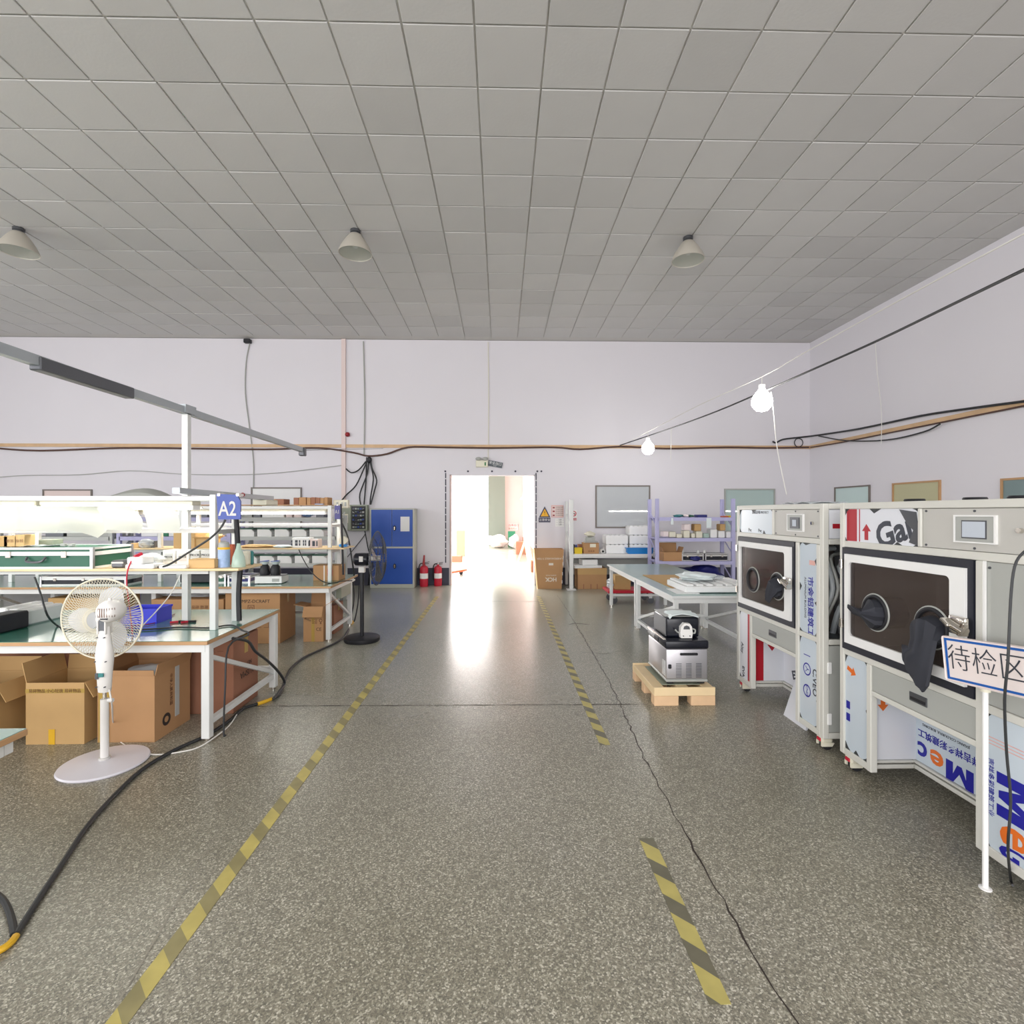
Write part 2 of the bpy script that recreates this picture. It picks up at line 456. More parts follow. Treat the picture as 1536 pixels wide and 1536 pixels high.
stuff(mb.build('ceiling_tile', 'tile', ce))

# walls
DX0, DX1, DZ = -1.18, .81, 2.57
T = .18
H1 = (W(893, 728, Y1), W(975, 792, Y1)); H2 = (W(1086, 733, Y1), W(1162, 798, Y1))
mb = MB(); mb.box(X0 - .2, DX0, Y1, Y1 + T, 0, CEIL); mb.box(DX0, DX1, Y1, Y1 + T, DZ, CEIL)
xe = DX1
for a_, b_ in (H1, H2):
    mb.box(xe, a_.x, Y1, Y1 + T, 0, CEIL); mb.box(a_.x, b_.x, Y1, Y1 + T, 0, b_.z); mb.box(a_.x, b_.x, Y1, Y1 + T, a_.z, CEIL); xe = b_.x
mb.box(xe, X1 + .2, Y1, Y1 + T, 0, CEIL)
# small lit room behind the two windows
m_ = MB(); m_.box(1.35, X1 + .2, 14.6, 14.7, 0, 3.1); m_.box(1.31, 1.35, Y1 + T, 14.6, 0, 3.1); m_.box(X1 + .16, X1 + .2, Y1 + T, 14.6, 0, 3.1); m_.box(1.31, X1 + .2, Y1 + T, 14.7, 3.1, 3.15)
struct(m_.build('wall_inner_room', 'wall'))
wb = struct(mb.build('wall_back', 'wall'))
struct(MB().box(X1, X1 + T, Y0 - .2, Y1, 0, CEIL).build('wall_right', 'wall'))
struct(MB().box(X0 - T, X0, Y0 - .2, Y1, 0, CEIL).build('wall_left', 'wall'))
struct(MB().box(X0 - .2, X1 + .2, Y0 - T, Y0, 0, CEIL).build('wall_front', 'wall'))
mb = MB(); mb.box(X0, DX0 - .02, Y1 - .012, Y1 + .001, 0, .4); struct(mb.build('baseboard_back', 'skirt'))
struct(MB().box(DX1 + .02, X1, Y1 - .012, Y1 + .001, 0, .4).build('baseboard_right', 'skirt'))
# timber batten that carries the cables
struct(MB().box(X0, X1, Y1 - .03, Y1, 3.19, 3.265, .004).build('trim_1', 'timber'))
struct(MB().box(X1 - .03, X1, Y0, Y1 - .03, 3.19, 3.265, .004).build('trim_2', 'timber'))
# door opening: painted lining with welded dashes and bolt heads
dr = struct(MB().box(DX0 - .005, DX0 + .03, Y1 - .03, Y1 + T + .02, 0, DZ).build('door_1', 'wall_pink'))
dr['label'] = 'open doorway to the bright yard in the back wall'
MB().box(DX1 - .03, DX1 + .005, Y1 - .03, Y1 + T + .02, 0, DZ).build('door_lining', 'wall', dr)
MB().box(DX0, DX1, Y1 - .03, Y1 + T + .02, DZ - .02, DZ + .01).build('door_lining', 'wall', dr)
for sx in (668.5, 804):
    p = W(sx, 710, Y1); z = DZ + .04
    for k in range(13):
        h = random.uniform(.12, .17)
        if z - h < .42: break
        MB().box(p.x - .013, p.x + .013, Y1 - .006, Y1 + .002, z - h, z).build('dark_strip', 'skirt', dr); z -= h + .02
for x in (702, 738, 773, 806, 812, 668):
    p = W(x, 707, Y1); MB().cyl((p.x, Y1 - .02, p.z), (p.x, Y1 + .01, p.z), .022, n=8).build('bolt_head', 'skirt', dr)
# floor joints and the long crack
def ribbon(pts, wd, name, m, jit=0, z=.0015):
    mb = MB(); P = []
    for a, b in zip(pts, pts[1:]):
        a = Vector(a); b = Vector(b); n = max(1, int((b - a).length / .06)) if jit else 1
        for k in range(n): P.append(a.lerp(b, k / n))
    P.append(Vector(pts[-1]))
    Lf, Rt = [], []
    for i, p in enumerate(P):
        d = (P[min(i + 1, len(P) - 1)] - P[max(i - 1, 0)]).normalized(); nrm = Vector((-d.y, d.x, 0))
        q = p + nrm * random.uniform(-jit, jit); hw = wd / 2 * (random.uniform(.4, 1.5) if jit else 1)
        Lf.append(mb.bm.verts.new((q.x + nrm.x * hw, q.y + nrm.y * hw, z))); Rt.append(mb.bm.verts.new((q.x - nrm.x * hw, q.y - nrm.y * hw, z)))
    for i in range(len(P) - 1): mb.bm.faces.new((Lf[i], Lf[i + 1], Rt[i + 1], Rt[i]))
    return mb.build(name, m, fl)
crack = [F(x, y) for x, y in ((836, 893), (851, 915), (872, 950), (892, 985), (912, 1020), (928, 1052), (945, 1090), (962, 1130), (985, 1170), (1000, 1200), (1020, 1237), (1050, 1290), (1078, 1335), (1105, 1385), (1130, 1430), (1160, 1485), (1195, 1540))]
ribbon(crack, .007, 'floor_crack', 'inkdark', .012)
ribbon([F(852, 937), F(862, 935), F(885, 937)], .02, 'floor_crack', 'inkdark', .01)
ribbon([F(870, 978), F(905, 981), F(935, 976)], .006, 'floor_crack', 'inkdark', .006)
ribbon([(-5.5, 4.56, 0), (-1.3, 4.52, 0), (1.3, 4.50, 0)], .010, 'floor_joint', 'inkdark', .004)
ribbon([(-.95, 9.75, 0), (.85, 9.72, 0)], .022, 'floor_joint', 'inkdark', .005)
ribbon([F(765, 1420), F(763, 1210)], .006, 'floor_joint', 'dirt', .001)
ribbon([F(180, 1500), F(320, 1260), F(420, 1090)], .007, 'floor_joint', 'dirt', .002)
# safety tape
def tape(y0, y1, x, label, m, cat='tape'):
    o = MB().box(-.038, .038, 0, y1 - y0, 0.0005, .0022).build('floor_tape', m); o.location = (x, y0, 0); tag(o, label, cat); return o
tape(.9, 10.3, -1.275, 'long faded yellow floor tape beside the workbenches', 'hazard_faded')
tape(1.75, 2.65, .758, 'near strip of black and yellow floor tape beside the cracked floor', 'hazard')
tape(3.72, 10.3, .762, 'far strip of yellow and black floor tape towards the doorway', 'hazard')
# windows
def window(n, pts, pane, plane, frame='winframe', fw=.03, label=None):
    (a, b) = pts   # opposite corners
    mb = MB()
    if plane == 'back':
        x0, x1 = sorted((a.x, b.x)); z0, z1 = sorted((a.z, b.z)); y = Y1
        for q in ((x0, x1, z1 - fw, z1), (x0, x1, z0, z0 + fw), (x0, x0 + fw, z0 + fw, z1 - fw), (x1 - fw, x1, z0 + fw, z1 - fw)): mb.box(q[0], q[1], y - .03, y, q[2], q[3])
        o = struct(mb.build('window_%d' % n, frame))
        MB().box(x0 + fw, x1 - fw, y - .012, y, z0 + fw, z1 - fw).build('pane', pane, o)
    else:
        y0, y1 = sorted((a.y, b.y)); z0, z1 = sorted((a.z, b.z)); x = X1
        for q in ((y0, y1, z1 - fw, z1), (y0, y1, z0, z0 + fw), (y0, y0 + fw, z0 + fw, z1 - fw), (y1 - fw, y1, z0 + fw, z1 - fw)): mb.box(x - .03, x, q[0], q[1], q[2], q[3])
        o = struct(mb.build('window_%d' % n, frame))
        MB().box(x - .012, x, y0 + fw, y1 - fw, z0 + fw, z1 - fw).build('pane', pane, o)
    return o
window(1, (W(893, 728, Y1), W(975, 792, Y1)), 'glasspane', 'back')
window(2, (W(1086, 733, Y1), W(1162, 798, Y1)), 'glassaqua', 'back', 'greypanel')
window(3, (W(65, 734, Y1), W(139, 800, Y1)), 'pinkboard', 'back')
window(4, (W(377, 731, Y1), W(453, 800, Y1)), 'paperw', 'back')
window(5, (S(1253, 731, X1), S(1306, 800, X1)), 'glassaqua2', 'side')
window(6, (S(1340, 725, X1), S(1412, 800, X1)), 'glassolive', 'side', 'tabwood')
window(7, (S(1503, 718, X1), S(1580, 800, X1)), 'glassdark', 'side', 'tabwood')
# the yard seen through the doorway: floor runs on, gable wall on one side, big open gate
struct(MB().box(1.12, 1.3, Y1 + T, 26.0, 0, 6).build('wall_passage', 'wall_pink'))
struct(MB().box(.20, 1.3, 26.0, 26.2, 0, 6).build('wall_passage_end', 'wall_pink'))
g = struct(MB().box(-.62, .22, 25.7, 25.82, 0, 6).build('wall_gate', 'door_leaf'))
struct(MB().box(-7, 1.3, 17.5, 26.2, 5.2, 5.4).build('ceiling_passage', 'wall_pink'))
struct(MB().box(1.10, 1.12, Y1 + T, 26, 0, .42).build('baseboard_passage', 'cardred'))
for k, y in enumerate((16.2, 19.5)):
    o = struct(MB().box(1.09, 1.12, y, y + .12, 1.2, 3.4).build('window_%d' % (8 + k), 'greypanel'))
# rails of the rolling gate over the opening
for k, z in enumerate((3.02, 3.3)):
    struct(MB().box(-4.2, -.62, 24, 24.06, z, z + .07).build('trim_%d' % (3 + k), 'framew'))
struct(MB().box(-40, 12, 27, 80, -.12, -.02).build('ground', 'outside'))

# ================================================================== CEILING LAMPS
def bell(x, y, label):
    t = thing('high_bay_lamp', label, 'lamp', (x, y, CEIL - .34), group='bell lamps on the ceiling')
    MB().lathe([(.0, .34), (.07, .34), (.07, .30), (.055, .295), (.055, .26)], n=16).build('gear_box', 'darksteel', t, True)
    MB().lathe([(.05, .28), (.08, .27), (.10, .245), (.14, .19), (.19, .11), (.222, .04), (.232, .0), (.226, .0), (.214, .04), (.182, .11), (.132, .19), (.05, .25)], n=28).build('reflector', 'bell', t, True)
    MB().lathe([(.0, .012), (.226, .012), (.226, .006), (0, .002)], n=28).build('lens', 'lens', t, True)
    MB().sphere((0, 0, .16), .05, sz=1.7).build('lamp_bulb', 'white', t, True)
    return t
for (px, py), lb in zip(((28, 342), (533, 345), (1032, 356)), ('unlit bell lamp on the ceiling over the workbenches, farthest from the strung bulbs', 'unlit bell lamp on the ceiling in line with the black pedestal fan', 'unlit bell lamp on the ceiling nearest the strung bulbs')):
    d = ray(px, py); t_ = (CEIL - CAM_Z) / d[2]; bell(d[0] * t_, d[1] * t_, lb)

# ================================================================== CORDS AND BULBS OVER THE AISLE
upper = [(1560, 338, 3.1), (1400, 423, 3.9), (1290, 483, 4.9), (1205, 530, 5.9), (1143, 565, 6.9), (1050, 607, 8.4), (975, 646, 10.2), (935, 667, 11.9)]
lower = [(1560, 393, 3.0), (1432, 455, 3.8), (1312, 513, 4.8), (1215, 556, 5.8), (1150, 585, 6.8), (1075, 617, 8.0), (1007, 642, 9.6), (930, 668, 11.9)]
up = [W(*p) for p in upper]; lo = [W(*p) for p in lower]
tag(MB().tube(up, .006, 6).build('hanging_wire', 'cablew', None, True), 'thin upper pale cord sagging across the hall to the back wall', 'cord')
tag(MB().tube(lo, .011, 6).build('hanging_cable', 'cable', None, True), 'dark lower cable stretched across the hall above the bulbs', 'cable')
def bulb(px, py, Y, r, topy, label):
    p = W(px, py, Y); t = thing('light_bulb', label, 'bulb', p, group='lit bulbs strung over the aisle')
    MB().lathe([(0, -r), (r * .55, -r * .85), (r * .92, -r * .4), (r, 0), (r * .92, r * .45), (r * .6, r * .9), (r * .34, r * 1.25)], n=24).build('glass_bulb', 'bulb', t, True)
    zt = W(px, topy, Y).z - p.z
    MB().cyl((0, 0, r * 1.2), (0, 0, r * 1.75), r * .32).build('socket', 'white', t, True)
    MB().cyl((0, 0, r * 1.7), (0, 0, zt), .006, n=6).build('flex', 'cablew', t)
bulb(1143, 603, 6.9, .135, 566, 'large glowing bulb hanging nearer the machines, over the aisle')
bulb(972, 673, 10.3, .125, 647, 'smaller looking glowing bulb hanging near the back wall')
tag(MB().tube([W(1157, 588, 6.85), W(1161, 625, 6.85), W(1164, 660, 6.85), W(1171, 700, 6.86), W(1180, 742, 6.86)], .006, 6).build('pull_string', 'cablew'), 'white string trailing below the big glowing bulb', 'string')
tag(MB().tube([S(1313, 515, 7.2), S(1316, 560, 7.2), S(1322, 615, 7.2), S(1322, 665, 7.2)], .006, 6).build('pull_string', 'cablew'), 'white string hanging in front of the side wall batten', 'string')
tag(MB().tube([W(1007, 643, 9.6), W(1006, 690, 9.6)], .005, 6).build('pull_string', 'cablew'), 'faint string hanging from the dark cable near the far bulb', 'string')
# cables on the walls
xs = [(-10, 672), (60, 676), (180, 672), (300, 673), (400, 674), (478, 672), (530, 679), (552, 684), (580, 681), (612, 671), (660, 671), (740, 672), (830, 671), (870, 674), (930, 670), (1000, 673), (1090, 671), (1150, 672), (1213, 671)]
tag(MB().tube([W(x, y, Y1 - .05) for x, y in xs], .022, 6).build('wall_cable', 'cablebr', None, True), 'long black cable sagging along the wooden batten on the back wall', 'cable')
tag(MB().tube([S(1216, 671, X1 - .05), S(1260, 664, X1 - .05), S(1340, 648, X1 - .05), S(1440, 628, X1 - .05), S(1560, 604, X1 - .05)], .014, 6).build('wall_cable', 'cablebr', None, True), 'dark cable pinned under the batten on the side wall', 'cable')
tag(MB().tube([W(1159, 662, 11.8), W(1164, 664, 11.8), W(1175, 659, 11.8), W(1200, 656, 11.85), S(1225, 653, X1 - .08), S(1290, 643, X1 - .08), S(1380, 624, X1 - .08), S(1460, 612, X1 - .08), S(1560, 599, X1 - .08)], .02, 6).build('wall_cable', 'cable', None, True), 'thick black cable looping above the batten round the wall corner', 'cable')
tag(MB().tube([S(1228, 654, X1 - .1), S(1270, 661, X1 - .1), S(1330, 660, X1 - .1), S(1385, 648, X1 - .1), S(1410, 636, X1 - .1)], .014, 6).build('wall_cable', 'cable', None, True), 'black cable drooping below the batten on the side wall', 'cable')
tag(MB().torus((0, 0, 0), .10, .011, Matrix.Translation(W(1198, 664, Y1 - .05)) @ Matrix.Rotation(R(90), 4, 'X'), 20, 6).build('cable_loop', 'cable', None, True), 'small loop of black cable hung at the wall corner', 'cable')
tag(recenter(MB().box(W(513, 0, Y1).x, W(519, 0, Y1).x, Y1 - .05, Y1, 1.85, CEIL).build('conduit', 'pinkboard')), 'pale vertical conduit from the ceiling down to the switch box', 'conduit')
tag(MB().tube([W(375, 512, Y1 - .02), W(369, 545, Y1 - .02), W(368, 590, Y1 - .02), W(374, 640, Y1 - .02), W(380, 690, Y1 - .02), W(380, 732, Y1 - .02)], .012, 6).build('wall_cable', 'greypanel', None, True), 'thin grey cable hanging down the wall over the white window', 'cable')
tag(MB().box(W(368, 0, Y1).x, W(378, 0, Y1).x, Y1 - .1, Y1, CEIL - .12, CEIL - .03, .01, M=None).build('ceiling_bracket', 'black'), 'small black bracket where the back wall meets the ceiling', 'bracket')
tag(MB().tube([W(545, 512, Y1 - .02), W(547, 600, Y1 - .02), W(546, 684, Y1 - .02)], .014, 6).build('wall_cable', 'greypanel', None, True), 'grey cable running straight down beside the pale conduit', 'cable')
tag(MB().tube([W(732, 513, Y1 - .02), W(733, 600, Y1 - .02), W(732, 690, Y1 - .02)], .009, 6).build('wall_cable', 'cream', None, True), 'thin cream cable running down to the emergency light', 'cable')
tag(MB().tube([W(-5, 716, 11.9), W(40, 713, 11.9), W(120, 712, 11.9), W(195, 706, 11.9), W(270, 711, 11.9), W(350, 712, 11.9), W(420, 709, 11.9), W(512, 698, 11.9)], .008, 6).build('wall_cable', 'greypanel', None, True), 'thin grey wire sagging low across the back wall above the benches', 'cable')
tag(recenter(MB().sphere((W(522, 652, Y1).x, Y1 - .04, W(522, 652, Y1).z), .055).build('alarm_bell', 'redd', None, True)), 'small red alarm bell on the back wall beside the pale conduit', 'alarm')
bun = [[(550, 686), (549, 720), (546, 757)], [(553, 686), (551, 710), (540, 740), (541, 757)], [(554, 688), (558, 705), (560, 720), (556, 745), (555, 757)], [(556, 688), (558, 702), (565, 720), (562, 735), (556, 757)], [(552, 688), (545, 705), (534, 728), (520, 742), (513, 750)], [(549, 692), (538, 705), (527, 709), (519, 703)]]
for k, pl in enumerate(bun):
    nm = ('innermost black cable of the bundle dropping into the breaker box', 'black cable dropping into the breaker box with a bend outwards', 'black cable falling from the bundle knot beside the blue cabinet', 'widest curving black cable over the blue cabinet', 'long black cable sweeping from the bundle knot to the switch box', 'short black cable drooping from the bundle knot to the conduit')[k]
    tag(MB().tube([W(x, y, Y1 - .05 - .01 * k) for x, y in pl], .016, 6).build('dropping_cable', 'cable', None, True), nm, 'cable', 'cables dropping from the wall knot')
tag(recenter(MB().sphere((W(554, 690, 11.88).x, 11.88, W(554, 690, 11.88).z), .06, sz=1.3, n=10).build('cable_knot', 'black', None, True)), 'black knot of taped cables on the back wall above the breaker box', 'cable')
# ================================================================== OVERHEAD CHANNEL OVER THE BENCHES
t = wthing('cable_channel', 'long grey overhead cable channel running above the workbenches to the back', 'channel', (-2.72, 4.5, .754))
MB().bar((-2.72, 1.4, 2.60), (-2.72, 7.1, 2.55), .05, .06).build('channel_rail', 'galv', t)
MB().box(-2.755, -2.685, 3.05, 3.82, 2.53, 2.61, .006).build('driver_box', 'darksteel', t)
MB().box(-2.745, -2.695, 4.47, 4.52, .756, 2.57).build('post', 'framew', t)
MB().box(-2.76, -2.68, 4.42, 4.57, 2.55, 2.62).build('bracket', 'galv', t)
MB().box(-2.76, -2.68, 7.05, 7.14, 2.47, 2.58, .01).build('end_bracket', 'darksteel', t)
MB().bar((-2.72, 7.1, 2.55), (-2.72, Y1 - .03, 3.17), .008, .008).build('stay_wire', 'cable', t)
# ================================================================== WALL ITEMS AT THE BACK
def wx(px): return W(px, 768, Y1).x
def wz(py): return W(768, py, Y1).z
t = wthing('emergency_light', 'cream twin emergency light above the doorway', 'light', (wx(724), Y1, wz(700)))
MB().box(wx(714), wx(732), Y1 - .09, Y1, wz(701), wz(691), .01).build('battery_box', 'cream', t)
for x in (718, 728):
    MB().sphere((wx(x), Y1 - .1, wz(689)), .07, sz=.6, sy=.6, n=12).build('lamp_head', 'greypanel', t, True)
MB().box(wx(727), wx(729), Y1 - .095, Y1 - .088, wz(699), wz(694)).build('indicator', 'exitgreen', t)
t = thing('exit_sign', 'dark tilted exit sign plate beside the emergency light', 'sign', (wx(743), Y1 - .03, wz(696.5)))
o = MB().box(-.165, .165, -.015, .015, -.065, .065, .004).build('sign_plate', 'exitdark', t); o.rotation_euler = (0, R(11), 0)
o = text('安全出口', .075, 'paperw', t, (.0, -.018, .014), (R(90), R(11), 0), name='lettering'); o = text('EXIT', .035, 'paperw', t, (-.01, -.018, -.042), (R(90), R(11), 0))
t = wthing('warning_sign', 'yellow triangle electricity warning sign beside the doorway', 'sign', (wx(817), Y1, wz(782)))
MB().prism([(wx(808.5), wz(776)), (wx(825.5), wz(776)), (wx(817), wz(759.5))], 'y', Y1 - .012, Y1).build('border', 'warnblue', t)
MB().prism([(wx(811), wz(774.5)), (wx(823), wz(774.5)), (wx(817), wz(763))], 'y', Y1 - .015, Y1 - .012).build('triangle', 'warnyellow', t)
text('!', .13, 'ink', t, (wx(817), Y1 - .017, wz(770)), FRONT)
MB().box(wx(808), wx(825.5), Y1 - .012, Y1, wz(783.5), wz(776.5)).build('name_plate', 'warnblue', t)
text('注意安全', .066, 'paperw', t, (wx(817), Y1 - .014, wz(780)), FRONT)
t = wthing('safety_notice', 'pale notice with red squares beside the warning triangle', 'sign', (wx(836), Y1, wz(776)))
MB().box(wx(827), wx(845), Y1 - .01, Y1, wz(776), wz(758)).build('sheet', 'printpink', t)
MB().box(wx(828), wx(844), Y1 - .012, Y1 - .01, wz(775), wz(759)).build('sheet_face', 'pinkboard', t)
for y in (761.5, 767, 773): MB().box(wx(829), wx(832), Y1 - .015, Y1 - .012, wz(y + 1), wz(y - 1)).build('red_mark', 'redd', t)
for y in (761, 764, 767, 770, 773): text('安全操作规程', .03, 'inkbrown', t, (wx(839), Y1 - .014, wz(y)), FRONT)
t = wthing('paper_notice', 'white paper with dark lines below the pink notice', 'paper', (wx(840), Y1, wz(789)))
MB().box(wx(833), wx(846), Y1 - .008, Y1, wz(790), wz(778)).build('sheet', 'paperw', t)
for y in (780, 783.5, 787): text('— 注意 —', .04, 'printgrey', t, (wx(840), Y1 - .01, wz(y)), FRONT)
t = wthing('no_smoking_sign', 'small red and white no smoking sign beyond the white post', 'sign', (wx(861), Y1, wz(781)))
MB().box(wx(855), wx(865.5), Y1 - .008, Y1, wz(781), wz(765)).build('sign_plate', 'white', t)
MB().torus((0, 0, 0), .055, .009, Matrix.Translation((wx(860.5), Y1 - .012, wz(770.5))) @ Matrix.Rotation(R(90), 4, 'X'), 24, 6).build('red_ring', 'redc', t)
MB().bar((wx(858), Y1 - .014, wz(768)), (wx(863), Y1 - .014, wz(773)), .012).build('slash', 'redc', t)
MB().bar((wx(857.5), Y1 - .016, wz(770.5)), (wx(863), Y1 - .016, wz(770.5)), .01).build('cigarette', 'ink', t)
MB().box(wx(856), wx(865), Y1 - .009, Y1 - .008, wz(780.5), wz(777)).build('caption_band', 'redc', t)
text('禁止吸烟', .04, 'paperw', t, (wx(860.5), Y1 - .013, wz(778.8)), FRONT)
# breaker box
t = wthing('breaker_box', 'open grey breaker box on the wall beside the blue cabinet', 'box', (wx(532), Y1, wz(795)))
MB().box(wx(512), wx(553.5), Y1 - .15, Y1, wz(795.5), wz(757.5), .006).build('box_body', 'cabgreen', t)
MB().box(wx(530), wx(551), Y1 - .153, Y1 - .14, wz(793), wz(759.5)).build('opening', 'black', t)
for k, y in enumerate((763, 768, 773, 779, 785, 790)):
    for j in range(5): MB().box(wx(532 + j * 3.6), wx(534.6 + j * 3.6), Y1 - .175, Y1 - .15, wz(y + 1.4), wz(y - 1)).build('breaker', ('darksteel', 'greypanel', 'glassdark', 'signblue')[(k + j) % 4], t)
for k, y in enumerate((766, 776, 782)): MB().tube([(wx(532), Y1 - .17, wz(y)), (wx(538), Y1 - .19, wz(y + 3)), (wx(549), Y1 - .17, wz(y - 2))], .01, 6).build('wire', 'cable', t, True)
MB().box(wx(512), wx(529.5), Y1 - .17, Y1 - .15, wz(795), wz(758), .004).build('cover_door', 'cabgreen', t)
MB().box(wx(516), wx(525.5), Y1 - .173, Y1 - .17, wz(784), wz(771)).build('warning_label', 'cream', t)
MB().prism([(wx(518), wz(779)), (wx(523.5), wz(779)), (wx(520.7), wz(772))], 'y', Y1 - .176, Y1 - .173).build('label_triangle', 'warnyellow', t)
text('有电危险', .032, 'ink', t, (wx(520.7), Y1 - .175, wz(782)), FRONT)
tag(MB().tube([(wx(516), Y1 - .03, wz(842)), (wx(532), Y1 - .03, wz(822)), (wx(547), Y1 - .03, wz(803)), (wx(548), Y1 - .03, wz(796))], .009, 6).build('wall_cable', 'cable', None, True), 'thin dark cable slanting down the wall under the breaker box', 'cable')
tag(MB().tube([(wx(548), Y1 - .04, wz(796)), (wx(552), Y1 - .04, wz(818)), (wx(556), Y1 - .04, wz(840)), (wx(553), Y1 - .04, wz(876))], .012, 6).build('wall_cable', 'cable', None, True), 'dark cable dropping behind the black pedestal fan from the breaker box', 'cable')
# blue steel cabinet
CX0, CX1, CY = W(555, 768, 11.5).x, W(621, 768, 11.5).x, 11.5
CH = W(0, 762.5, 11.5).z
t = wthing('steel_cabinet', 'tall blue and grey steel cabinet against the back wall', 'cabinet', ((CX0 + CX1) / 2, 11.7, 0))
MB().box(CX0, CX1, CY, Y1 - .02, 0, CH, .006).build('cabinet_body', 'cabgrey', t)
zs = CH * .51; zb = CH - .06; mid = CX0 + (CX1 - CX0) * .5
for x0_, x1_, z0_, z1_, hx in ((CX0 + .03, mid - .004, zs + .02, zb + .03, None), (mid + .004, CX1 - .03, zs + .02, zb + .03, mid + .06), (CX0 + .03, CX1 - .03, .09, zs - .02, mid + .06)):
    d = MB().box(x0_, x1_, CY - .016, CY + .001, z0_, z1_, .004).build('cabinet_door', 'boxblue', t); sub(d)
    if hx:
        MB().sphere((hx, CY - .018, (z0_ + z1_) / 2), .035, sy=.35, sz=1.7, n=12).build('handle_recess', 'black', d, True)
        MB().box(hx - .012, hx + .012, CY - .04, CY - .015, (z0_ + z1_) / 2 - .04, (z0_ + z1_) / 2 + .035, .004).build('handle', 'chrome', d)
p0, p1 = W(601, 775, CY), W(614.5, 797, CY)
tag(recenter(MB().box(p0.x, p1.x, CY - .02, CY - .0165, p1.z, p0.z).build('paper_sheet', 'paperw')), 'white paper sheet taped to the blue cabinet door', 'paper')
# fire extinguishers
def extinguisher(px, py, r, h, label, slim=False):
    p = F(px, py); t = thing('fire_extinguisher', label, 'extinguisher', p, group='fire extinguishers by the doorway')
    MB().lathe([(0, 0), (r * .95, 0), (r, .02), (r, h * .74), (r * .85, h * .82), (r * .3, h * .88), (r * .28, h * .93), (0, h * .93)], n=20).build('cylinder_body', 'redc', t, True)
    MB().cyl((0, 0, h * .9), (0, 0, h), r * .25).build('valve', 'steel' if not slim else 'redd', t, True)
    MB().bar((-.02, 0, h * .97), (r * 1.3, 0, h * 1.02), .018, .012).build('lever', 'black', t)
    MB().bar((-.02, 0, h * .93), (r * 1.2, 0, h * .95), .018, .012).build('carry_handle', 'black', t)
    MB().tube([(-.02, 0, h * .95), (-r * .9, -.02, h * .93), (-r * 1.25, -.02, h * .7), (-r * 1.2, -.02, h * .25)], .012, 8).build('hose', 'black', t, True)
    if slim: MB().cyl((-.01, -.03, h * .8), (0.01, -.03, h * 1.3), .03, .018).build('discharge_horn', 'redd', t, True)
    MB().lathe([(r * 1.01, h * .33), (r * 1.012, h * .33), (r * 1.012, h * .55), (r * 1.01, h * .55)], n=20).build('label_band', 'paperw', t, True)
extinguisher(636, 879.5, .095, .55, 'tall red fire extinguisher with a horn next to the blue cabinet', True)
extinguisher(657, 878.5, .09, .53, 'red fire extinguisher with a white label nearest the doorway')
# items past the doorway
def wb_(name, m, label, cat, x0, x1, y0, y1, z0, z1, bev=.004, group=None):
    return tag(recenter(MB().box(x0, x1, y0, y1, z0, z1, bev).build(name, m)), label, cat, group)
p = F(691, 834); wb_('cardboard_box', 'cardout', 'tall pale carton standing in the sunlit yard beyond the doorway', 'box', p.x - .17, p.x + .15, p.y, p.y + .4, 0, .98)
p = F(687, 842); wb_('cardboard_box', 'cardred', 'low brown carton on the yard floor beside the doorway jamb', 'box', p.x - .22, p.x + .14, p.y - .3, p.y + .1, 0, .2)
t = wthing('pallet_jack', 'orange pallet jack fork poking past the doorway jamb', 'pallet jack', (F(690, 868).x, F(690, 868).y, 0))
a = F(680, 866); b = F(697, 862)
MB().bar((a.x - .3, a.y - .1, .1), (b.x, b.y + .1, .12), .16, .05).build('fork', 'orange', t)
MB().bar((a.x - .1, a.y, .1), (a.x - .16, a.y + .2, .5), .06, .05).build('mast', 'orange', t)
MB().cyl((b.x - .1, b.y, .05), (b.x - .1, b.y + .16, .05), .05).build('wheel', 'black', t)
wb_('grey_bag', 'greypanel', 'grey bag standing just behind the doorway jamb', 'bag', -1.75, -1.36, 14.0, 14.3, 0, 1.0, .08)
for k, (px, py, sx, lb) in enumerate(((749, 822, .62, 'plump white sack lying by the passage wall, nearest the light'), (768, 823, .42, 'white sack slumped between another sack and the planks'))):
    p = F(px, py); o = crumple(lb, p.x - (.1 if k == 0 else -.12), p.y + .1, .0, (.95, .5)[k], 1.0, .62, 'sack', 'white_sack', 'sack', 100 + k); o['group'] = 'sacks by the passage wall'
t = wthing('green_container', 'green crate tipped behind the white sacks', 'crate', (W(768, 812, 25).x, 25, 0))
MB().box(W(762, 0, 25).x, W(773, 0, 25).x, 24.9, 25.2, 0, .76).build('crate_body', 'green', t)
t = wthing('leaning_planks', 'pale timber planks leaning by the passage wall', 'planks', (.95, 17.5, 0))  # timber planks propped up by the passage wall
for k, (a_, b_) in enumerate((((.62, 17.8, 0), (.95, 18, .95)), ((1.0, 16.4, 0), (.86, 17.9, 1.0)), ((.9, 15.6, 0), (.8, 16.8, .85)))):
    MB().bar(a_, b_, .10, .03).build('plank', 'pine' if k != 1 else 'white', t)
wb_('cardboard_box', 'cardred', 'brown carton on the floor by the passage wall, near the doorway', 'box', .86, 1.1, 14.4, 14.8, 0, .32)
wb_('cardboard_box', 'cardred', 'brown carton between the white sacks and the leaning planks', 'box', .62, 1.05, 20.5, 21.2, 0, .5)
t = wthing('wall_bracket', 'slanting white bracket arm high on the passage wall', 'bracket', (1.0, 17, 2.4))
MB().bar((1.1, 17.0, 2.55), (.72, 18.0, 2.15), .07, .03).build('arm', 'white', t)
o = wb_('red_wall_text', 'pinkboard', 'small board with red characters on the passage end wall', 'sign', W(764, 0, 25.98).x, W(777, 0, 25.98).x, 25.97, 25.999, W(0, 796, 25.98).z, W(0, 786, 25.98).z, 0)
